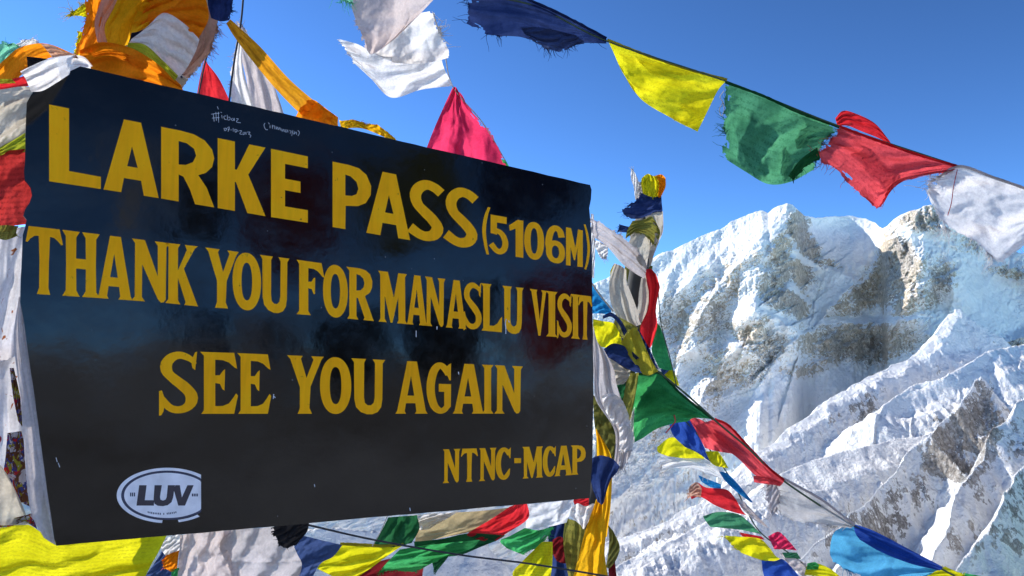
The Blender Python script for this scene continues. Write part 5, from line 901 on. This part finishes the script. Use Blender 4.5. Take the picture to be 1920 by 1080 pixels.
cloth('scarf', 'dark red bunch left of the olive striped cloth', 'scarf', gR, MAR, [[(1036, 1012), (1050, 1006), (1062, 1014)], [(1034, 1032), (1050, 1034), (1064, 1036)], [(1044, 1052), (1056, 1056), (1066, 1056)]], 1.68, n=(18, 18), amp=.007, seed=107)
cloth('prayer_flag', 'navy flag filling the gap left of the pole foot', 'flag', gR, NAVY, [[(1030, 975), (1048, 970), (1066, 970)], [(1028, 1010), (1046, 1012), (1062, 1012)], [(1032, 1046), (1052, 1048), (1076, 1046)], [(1028, 1094), (1052, 1096), (1084, 1094)]], 1.74, n=(22, 34), amp=.007, folds=(2, .5, .1), seed=108)
cloth('prayer_flag', 'cyan flag just visible beside the board edge below the dusty white one', 'flag', gR, AZUR, [[(1108, 530), (1122, 546), (1146, 580)], [(1108, 560), (1124, 572), (1146, 584)], [(1108, 588), (1126, 588), (1144, 590)]], 1.9, n=(16, 14), amp=.004, seed=109)
cord('pale cord beside the cyan flag', [(1108, 528), (1124, 552), (1150, 584)], [1.88] * 3, .002, M_CORDW, 12)
cloth('scarf', 'sunlit white strip along the upper right edge of the board', 'scarf', gR, WHT, [[(1108, 400), (1113, 402)], [(1108, 460), (1116, 462)], [(1108, 520), (1114, 522)]], 1.62, n=(6, 30), amp=.002, seed=110)

# ---- long string of flags running down to the right
gS = 'flags on the long string running down right'
cord('olive cord carrying the faded red, gauzy and blue flags down right', [(1226, 690), (1290, 742), (1345, 792), (1400, 838), (1470, 902), (1600, 985), (1760, 1064), (1860, 1120)], [1.69, 1.69, 1.7, 1.7, 1.72, 1.74, 1.76, 1.78], .0022, M_CORDG)
cloth('prayer_flag', 'faded red flag rolled along the long string', 'flag', gS, CORAL, [[(1340, 786), (1366, 798), (1400, 834), (1440, 876), (1470, 900)], [(1322, 792), (1362, 814), (1396, 848), (1432, 888), (1468, 906)], [(1304, 798), (1338, 826), (1382, 858), (1420, 894), (1462, 912)]], 1.71, n=(54, 22), amp=.009, folds=(2.0, 1.25, .1), seed=120, hem=RED)
cloth('prayer_flag', 'pink shaded inner fold of the faded red flag', 'flag', gS, CORAL, [[(1290, 782), (1312, 786), (1340, 802)], [(1304, 806), (1336, 816), (1368, 836)], [(1322, 840), (1344, 846), (1382, 852)]], 1.735, n=(26, 20), amp=.005, folds=(1.5, .6, .1), seed=121)
cloth('prayer_flag', 'pink crumpled end of the faded red flag', 'flag', gS, CORAL, [[(1412, 892), (1436, 894), (1464, 904)], [(1414, 904), (1438, 908), (1462, 910)]], 1.69, n=(20, 8), amp=.007, seed=122)
cloth('prayer_flag', 'gauzy grey white flag with holes on the long string', 'flag', gS, GAUZE, [[(1466, 896), (1500, 914), (1545, 940), (1602, 984)], [(1454, 920), (1490, 944), (1540, 962), (1600, 987)], [(1448, 950), (1480, 972), (1530, 982), (1596, 990)]], 1.73, n=(50, 26), amp=.008, folds=(2.4, .9, .1), seed=123, fray='lb', frn=28, flen=13, hem=GRYW)
cloth('prayer_flag', 'loose torn threads and rag left of the gauzy flag', 'flag', gS, GRYW, [[(1440, 908), (1458, 906)], [(1436, 930), (1462, 934)], [(1444, 958), (1456, 960)]], 1.72, n=(12, 16), amp=.004, seed=124, fray='lrb', frn=14, flen=18)
cloth('prayer_flag', 'sky blue flag with a fringed lower edge on the long string', 'flag', gS, CYAN, [[(1604, 986), (1650, 1002), (1705, 1034), (1768, 1066)], [(1566, 996), (1620, 1024), (1680, 1048), (1762, 1068)], [(1556, 1034), (1612, 1062), (1680, 1072), (1752, 1072)], [(1562, 1052), (1614, 1082), (1676, 1086), (1744, 1078)]], [1.75, 1.76, 1.77], n=(56, 34), amp=.009, folds=(2.4, .8, .1), seed=125, fray='b', frn=30, flen=14)
cloth('prayer_flag', 'dark navy fold lying along the string over the sky blue flag', 'flag', gS, BLUE, [[(1600, 982), (1640, 996), (1705, 1030), (1768, 1063)], [(1604, 1000), (1646, 1020), (1700, 1046), (1766, 1066)], [(1612, 1012), (1650, 1034), (1705, 1056), (1762, 1070)]], 1.735, n=(44, 18), amp=.007, folds=(2, 1.3, .1), seed=126)
cloth('prayer_flag', 'yellow flag at the bottom right end of the long string', 'flag', gS, YEL, [[(1730, 1066), (1766, 1062), (1800, 1074), (1860, 1110)], [(1736, 1084), (1770, 1084), (1800, 1094), (1850, 1120)]], 1.78, n=(30, 14), amp=.006, seed=127, fray='t', frn=10, flen=10)
cloth('prayer_flag', 'green flag corner beyond the yellow one at the lower frame edge', 'flag', gS, GRNL, [[(1806, 1074), (1850, 1082)], [(1806, 1100), (1860, 1110)]], 1.8, n=(12, 10), amp=.004, seed=128)
# ---- further string behind it
gF = 'flags on the further string below the pole'; DF = 2.55
cord('thin cord carrying the further small flags', [(1236, 700), (1262, 760), (1322, 832), (1372, 900), (1402, 962), (1432, 1004), (1500, 1052), (1540, 1100)], [DF] * 8, .0022, M_CORDG)
cloth('prayer_flag', 'navy patterned flag under the large green one', 'flag', gF, BLUE, [[(1254, 792), (1276, 788), (1294, 786)], [(1262, 816), (1290, 812), (1312, 820)], [(1284, 838), (1306, 848), (1332, 866)]], DF, n=(26, 22), amp=.010, folds=(2, .7, .1), seed=130)
cloth('prayer_flag', 'bright yellow flag blown left under the navy patterned one', 'flag', gF, YEL, [[(1232, 838), (1258, 820), (1284, 832), (1320, 856)], [(1234, 848), (1258, 844), (1286, 850), (1320, 860)], [(1254, 856), (1270, 858), (1292, 860), (1320, 862)]], DF + .02, n=(36, 18), amp=.008, folds=(2, .4, .3), seed=131)
cloth('prayer_flag', 'small yellow flag right of the navy patterned one', 'flag', gF, YEL, [[(1322, 846), (1346, 846)], [(1332, 866), (1356, 860)], [(1342, 874), (1366, 878)]], DF - .02, n=(16, 16), amp=.006, seed=132)
cloth('prayer_flag', 'dirty white flag blown left with a ragged end below the yellow', 'flag', gF, WHT, [[(1234, 864), (1270, 860), (1316, 860), (1340, 872)], [(1238, 874), (1272, 872), (1318, 874), (1356, 892)], [(1236, 886), (1270, 878), (1316, 884), (1366, 906)]], DF + .01, n=(40, 18), amp=.008, folds=(2, 1.2, .3), seed=133, fray='lb', frn=16, flen=12)
cloth('prayer_flag', 'azure flag lying along the further string', 'flag', gF, AZUR, [[(1348, 884), (1364, 888), (1386, 910), (1412, 942)], [(1358, 900), (1370, 912), (1386, 926), (1408, 942)]], DF - .02, n=(28, 12), amp=.005, seed=134)
cloth('prayer_flag', 'azure flag tail showing left behind the red one', 'flag', gF, AZUR, [[(1308, 890), (1326, 898), (1352, 908)], [(1316, 904), (1334, 914), (1352, 918)]], DF + .03, n=(18, 10), amp=.004, seed=135)
cloth('prayer_flag', 'red flag blown left with a pale crumpled tip', 'flag', gF, RED, [[(1294, 914), (1306, 904), (1324, 914), (1362, 918), (1380, 936)], [(1294, 926), (1310, 918), (1336, 930), (1366, 938), (1392, 958)], [(1296, 936), (1314, 932), (1342, 948), (1374, 960), (1400, 966)]], DF, n=(40, 22), amp=.010, folds=(2, .9, .3), seed=136)
cloth('prayer_flag', 'pale scrap folded over the tip of the further red flag', 'flag', gF, PEACH, [[(1292, 912), (1306, 904), (1316, 916)], [(1288, 936), (1300, 930), (1314, 934)]], DF - .03, n=(16, 12), amp=.006, seed=137, fray='l', frn=8, flen=7)
cloth('prayer_flag', 'narrow white flag slanting right of the further red flag', 'flag', gF, PALE, [[(1378, 934), (1394, 940), (1436, 984)], [(1392, 954), (1410, 972), (1444, 992)]], DF - .01, n=(24, 12), amp=.005, seed=138)
cloth('prayer_flag', 'green flag blown left on the further string', 'flag', gF, GRN, [[(1318, 968), (1346, 960), (1384, 964), (1408, 982)], [(1324, 978), (1350, 974), (1388, 978), (1418, 992)], [(1332, 988), (1356, 990), (1392, 994), (1428, 1002)]], DF, n=(36, 20), amp=.009, folds=(2.4, .9, .3), seed=139)
cloth('prayer_flag', 'thin red strip between further green and yellow flags', 'flag', gF, RED, [[(1386, 998), (1428, 1006)], [(1392, 1006), (1434, 1012)]], DF + .02, n=(16, 6), amp=.003, seed=140)
cloth('prayer_flag', 'yellow green flag with a torn left corner on the further string', 'flag', gF, YEL, [[(1354, 1004), (1384, 1006), (1424, 1010), (1444, 1028)], [(1366, 1016), (1390, 1024), (1430, 1032), (1454, 1042)], [(1384, 1034), (1404, 1042), (1436, 1052), (1466, 1050)]], DF, n=(40, 24), amp=.009, folds=(2.2, .8, .3), seed=141, fray='l', frn=12, flen=9)
cloth('prayer_flag', 'small crimson flag right of the further string', 'flag', gF, PINK, [[(1440, 1006), (1458, 997), (1470, 1004)], [(1446, 1018), (1468, 1016), (1484, 1020)], [(1452, 1030), (1474, 1030), (1494, 1032)]], DF - .03, n=(22, 18), amp=.007, seed=142)
cloth('prayer_flag', 'white edged green scrap below the small crimson flag', 'flag', gF, GRN, [[(1466, 1036), (1494, 1036)], [(1472, 1046), (1502, 1048)]], DF - .02, n=(12, 8), amp=.003, seed=143)
cloth('prayer_flag', 'pale grey flag below the crimson one at the lower frame edge', 'flag', gF, PALE, [[(1462, 1036), (1490, 1046), (1512, 1056)], [(1474, 1052), (1492, 1062), (1512, 1074)], [(1490, 1068), (1502, 1078), (1512, 1090)]], DF, n=(16, 12), amp=.004, seed=144)
cloth('prayer_flag', 'cobalt blue flag at the lower frame edge', 'flag', gF, BLUE, [[(1428, 1050), (1452, 1052), (1470, 1050), (1502, 1084)], [(1430, 1070), (1456, 1074), (1476, 1074), (1504, 1092)], [(1436, 1090), (1460, 1094), (1480, 1096), (1506, 1100)]], DF - .01, n=(30, 20), amp=.008, folds=(2, .6, .2), seed=145)
cloth('prayer_flag', 'yellow flag hanging at the lower frame edge right of cobalt', 'flag', gF, YEL, [[(1512, 1062), (1530, 1056), (1556, 1066), (1576, 1082)], [(1508, 1078), (1530, 1080), (1556, 1086), (1580, 1094)]], DF - .02, n=(22, 12), amp=.005, seed=146)
cloth('prayer_flag', 'bright green scrap above the lower yellow flag', 'flag', gF, GRNL, [[(1514, 1056), (1528, 1054), (1536, 1060)], [(1512, 1068), (1526, 1068), (1534, 1068)]], DF - .03, n=(10, 8), amp=.003, seed=147)
cord('short red thread hanging from the large green flag', [(1264, 778), (1266, 790), (1258, 800), (1248, 812)], [1.69] * 4, .0014, plain('red_cord', (.5, .05, .05), .8), 14, name='thread')

# ---- flags showing below the board
gB = 'flags showing below the board'
cloth('prayer_flag', 'slate blue flag corner beside the yellow printed one', 'flag', gB, SLATE, [[(300, 1040), (316, 1010), (332, 1000)], [(284, 1064), (304, 1060), (330, 1050)], [(262, 1094), (296, 1096), (334, 1092)]], 1.24, n=(22, 20), amp=.005, seed=150)
cloth('prayer_flag', 'small orange and white rag between slate blue and pink', 'flag', gB, ORG, [[(310, 1042), (324, 1036), (336, 1032)], [(304, 1052), (320, 1054), (334, 1048)], [(310, 1066), (322, 1072), (332, 1066)]], 1.2, n=(18, 16), amp=.006, seed=151, fray='l', frn=8, flen=6)
cloth('prayer_flag', 'white crumpled rag above the small orange one', 'flag', gB, WHT, [[(306, 1012), (326, 1004), (344, 1000)], [(302, 1028), (320, 1024), (338, 1018)], [(310, 1042), (322, 1038), (336, 1036)]], 1.21, n=(18, 16), amp=.008, seed=152)
cloth('prayer_flag', 'thin green strip below the small orange rag', 'flag', gB, GRNL, [[(322, 1068), (336, 1064)], [(320, 1094), (334, 1094)]], 1.2, n=(8, 10), amp=.002, seed=153)
cloth('prayer_flag', 'pale pink flag under the middle left of the board', 'flag', gB, PALE, [[(338, 1004), (366, 998), (404, 994), (436, 992)], [(336, 1040), (364, 1040), (400, 1036), (432, 1040)], [(332, 1094), (364, 1096), (400, 1096), (450, 1094)]], [1.2, 1.22, 1.25], n=(34, 30), amp=.008, folds=(2.4, .2, .2), seed=154)
cloth('prayer_flag', 'greyish white flag with soft folds right of the pale pink one', 'flag', gB, GRYW, [[(404, 998), (440, 992), (490, 990), (534, 986)], [(410, 1024), (446, 1030), (500, 1034), (556, 1036)], [(426, 1060), (460, 1062), (506, 1064), (566, 1060)], [(440, 1094), (470, 1096), (510, 1096), (556, 1094)]], [1.24, 1.26, 1.3], n=(44, 34), amp=.011, folds=(2.6, .7, .2), seed=155)
cloth('scarf', 'small dark rag hanging under the board', 'scarf', gB, BLK, [[(506, 990), (530, 984), (580, 980)], [(514, 1004), (536, 1000), (576, 996)], [(524, 1024), (546, 1026), (564, 1012)]], 1.24, n=(26, 20), amp=.010, seed=156, fray='bl', frn=14, flen=6)
cloth('prayer_flag', 'slate blue flag hanging right of the black fringe', 'flag', gB, SLATE, [[(566, 1004), (600, 1012), (642, 1022)], [(550, 1030), (590, 1036), (624, 1044)], [(546, 1056), (576, 1056), (600, 1058)], [(530, 1096), (560, 1096), (580, 1094)]], 1.42, n=(36, 32), amp=.009, folds=(2, .9, .2), seed=157)
cloth('prayer_flag', 'bright yellow flag blown left below the board', 'flag', gB, YEL, [[(638, 1020), (680, 1022), (716, 1024), (760, 1020)], [(612, 1042), (660, 1048), (700, 1050), (738, 1034)], [(588, 1060), (614, 1070), (650, 1074), (694, 1066)], [(616, 1076), (630, 1084), (652, 1088), (670, 1082)]], 1.5, n=(44, 30), amp=.010, folds=(2.4, .9, .2), seed=158, hem=YELO)
cloth('prayer_flag', 'maroon flag at the lower frame edge beneath yellow and green', 'flag', gB, MAR, [[(590, 1084), (660, 1078), (720, 1050), (810, 1040)], [(590, 1098), (670, 1094), (740, 1074), (796, 1058)], [(590, 1110), (680, 1108), (750, 1100), (790, 1096)]], 1.56, n=(40, 16), amp=.007, folds=(2, 1.2, .2), seed=159)
cloth('prayer_flag', 'green flag with a fringed bottom blown left beside the yellow', 'flag', gB, GRNL, [[(750, 1030), (790, 1024), (840, 1018), (900, 1012)], [(732, 1048), (770, 1044), (820, 1038), (880, 1030)], [(712, 1070), (744, 1072), (784, 1070), (810, 1050)]], 1.52, n=(44, 24), amp=.010, folds=(2, 1.2, .5), seed=160, fray='b', frn=36, flen=8)
cloth('prayer_flag', 'dark green fold along the cord between green and red flags', 'flag', gB, GRND, [[(776, 1016), (830, 1010), (880, 1000), (948, 1004)], [(780, 1030), (836, 1028), (886, 1022), (930, 1014)], [(800, 1046), (836, 1044), (866, 1040), (900, 1026)]], 1.55, n=(40, 18), amp=.006, folds=(2, 1.2, .2), seed=161)
cloth('prayer_flag', 'little dark green tail hanging from the fold over the snow', 'flag', gB, GRND, [[(806, 1042), (846, 1036)], [(810, 1054), (836, 1050)], [(814, 1070), (818, 1072)]], 1.56, n=(14, 14), amp=.004, seed=162, fray='b', frn=8, flen=6)
cloth('prayer_flag', 'olive green flag hanging straight under the board centre', 'flag', gB, GRND, [[(728, 970), (752, 968), (782, 966)], [(716, 994), (748, 994), (786, 992)], [(700, 1022), (736, 1026), (772, 1018)]], 1.5, n=(28, 24), amp=.009, folds=(2.2, .2, .1), seed=163)
cloth('prayer_flag', 'cream and tan flag stretched under the board right of olive', 'flag', gB, TAN, [[(776, 966), (830, 962), (900, 958), (968, 950)], [(780, 990), (830, 992), (880, 988), (950, 968)], [(778, 1018), (812, 1012), (860, 1002), (900, 994)]], 1.58, n=(44, 24), amp=.006, folds=(2, .7, .2), seed=164)
cloth('prayer_flag', 'white patch painting sunlight on the upper left of the tan flag', 'flag', gB, WHT, [[(776, 966), (812, 964), (860, 958)], [(780, 984), (810, 980), (836, 974)], [(788, 994), (804, 992), (816, 984)]], 1.57, n=(18, 12), amp=.004, seed=165)  # white sheet laid on the tan flag in place of sunlight
cloth('prayer_flag', 'bright red flag slanting under the board', 'flag', gB, RED, [[(956, 950), (972, 944), (988, 942)], [(920, 974), (950, 976), (990, 972)], [(880, 998), (914, 1006), (950, 1000)], [(876, 1004), (904, 1014), (932, 1013)]], 1.55, n=(34, 34), amp=.008, folds=(1.8, .7, .2), seed=166)
cloth('prayer_flag', 'white printed flag under the lower right corner of the board', 'flag', gB, WHTT, [[(984, 946), (1030, 942), (1076, 936)], [(986, 966), (1030, 962), (1070, 958)], [(986, 990), (1026, 988), (1062, 980)]], 1.62, n=(30, 20), amp=.005, folds=(1.5, .6, .2), seed=167)
cloth('prayer_flag', 'green flag below the white printed one with a ragged right edge', 'flag', gB, GRNL, [[(984, 990), (1010, 994), (1040, 986)], [(958, 1004), (990, 1010), (1026, 1008)], [(938, 1014), (968, 1026), (1004, 1028)], [(950, 1028), (970, 1036), (980, 1040)]], 1.6, n=(32, 26), amp=.009, folds=(2.2, .4, .2), seed=168, fray='r', frn=16, flen=8)
cloth('prayer_flag', 'yellow flag with black print hanging left of the dark red bunch', 'flag', gB, YTXT, [[(1006, 1026), (1018, 1016), (1036, 1016)], [(980, 1052), (1004, 1050), (1036, 1050)], [(962, 1072), (994, 1076), (1032, 1084)], [(964, 1092), (994, 1096), (1030, 1098)]], 1.58, n=(28, 30), amp=.007, folds=(1.8, .3, .2), seed=169)
cloth('prayer_flag', 'white hem strip along the left of the yellow printed flag near the pole', 'flag', gB, WHT, [[(1020, 1004), (1028, 1004)], [(992, 1040), (1002, 1040)], [(962, 1070), (970, 1072)]], 1.6, n=(6, 20), amp=.002, seed=170)
cord('long thin dark cord slanting across below the board', [(568, 982), (700, 1012), (860, 1040), (1000, 1058), (1160, 1084), (1260, 1098)], [1.4, 1.44, 1.5, 1.52, 1.56, 1.6], .0019, M_CORD)
cord('pale cord along the left edge of the olive green flag', [(726, 968), (714, 996), (698, 1024)], [1.49] * 3, .001, M_CORDW, 12)

# ---- unseen rows of flags added right of the viewer to feed the board's reflections
gM = 'unseen flags added for the board reflections'
def W_(x, y, z): return np.array([x, y, z], float)
def side_flag(label, mat, a, b, drop, seed):
    a, b = W_(*a), W_(*b); nu, nv = 26, 22; rnd = np.random.default_rng(seed); V = []
    for j in range(nv):
        for i in range(nu):
            u, v = i / (nu - 1), j / (nv - 1); p = a * (1 - u) + b * u; p = p + np.array([0, 0, -drop * v - .05 * math.sin(math.pi * u)])
            n = np.cross(b - a, [0, 0, 1]); n /= np.linalg.norm(n); V.append(p + n * (.05 * v * math.sin(7 * u + seed) + .03 * v * math.sin(15 * u + 3 * v + seed)))
    q = [(j * nu + i, (j + 1) * nu + i, (j + 1) * nu + i + 1, j * nu + i + 1) for j in range(nv - 1) for i in range(nu - 1)]
    return tag(mesh_obj('prayer_flag', V, q, mat), label, 'flag', gM)
k = 0
for rope, drop, mats in (([(2.3, 1.9, 3.15), (2.15, 1.1, 2.9), (2.05, .4, 2.75), (2.0, -.3, 2.7), (2.1, -1.0, 2.8), (2.3, -1.8, 3.1)], .44,
        [(BLK, 'unseen black flag added on the upper string for the board to reflect'), (NAVY, 'unseen navy flag added on the upper string for the board to reflect'), (OLIVE, 'unseen dull olive flag added on the upper string for the board to reflect'), (MAR, 'unseen maroon flag added on the upper string for the board to reflect'), (BLK, 'second unseen black flag added on the upper string for the board to reflect'), (WHT, 'unseen white flag added on the upper string for the board to reflect')]),
    ([(2.9, 1.9, 2.5), (2.75, 1.1, 2.3), (2.65, .4, 2.15), (2.6, -.3, 2.1), (2.7, -1.0, 2.15), (2.9, -1.8, 2.35)], .42,
        [(NAVY, 'unseen navy flag added on the lower string for the board to reflect'), (RED, 'unseen red flag added on the lower string for the board to reflect'), (BLK, 'unseen black flag added on the lower string for the board to reflect'), (BLK, 'second unseen black flag added on the lower string for the board to reflect'), (GRYW, 'unseen grey white flag added on the lower string for the board to reflect'), (NAVY, 'second unseen navy flag added on the lower string for the board to reflect')])):
    tv, tf = tube_geo(catmull(rope, 60), .002, 6); k += 1; tag(mesh_obj('cord', tv, tf, M_CORDG), ('upper' if k == 1 else 'lower') + ' cord added right of the viewer to show only as a reflection', 'cord')
    rc = catmull(rope, 60)
    for m_, (mt, lb) in enumerate(mats): side_flag(lb, mt, rc[4 + m_ * 9], rc[11 + m_ * 9], drop, 300 + m_ + 10 * k)
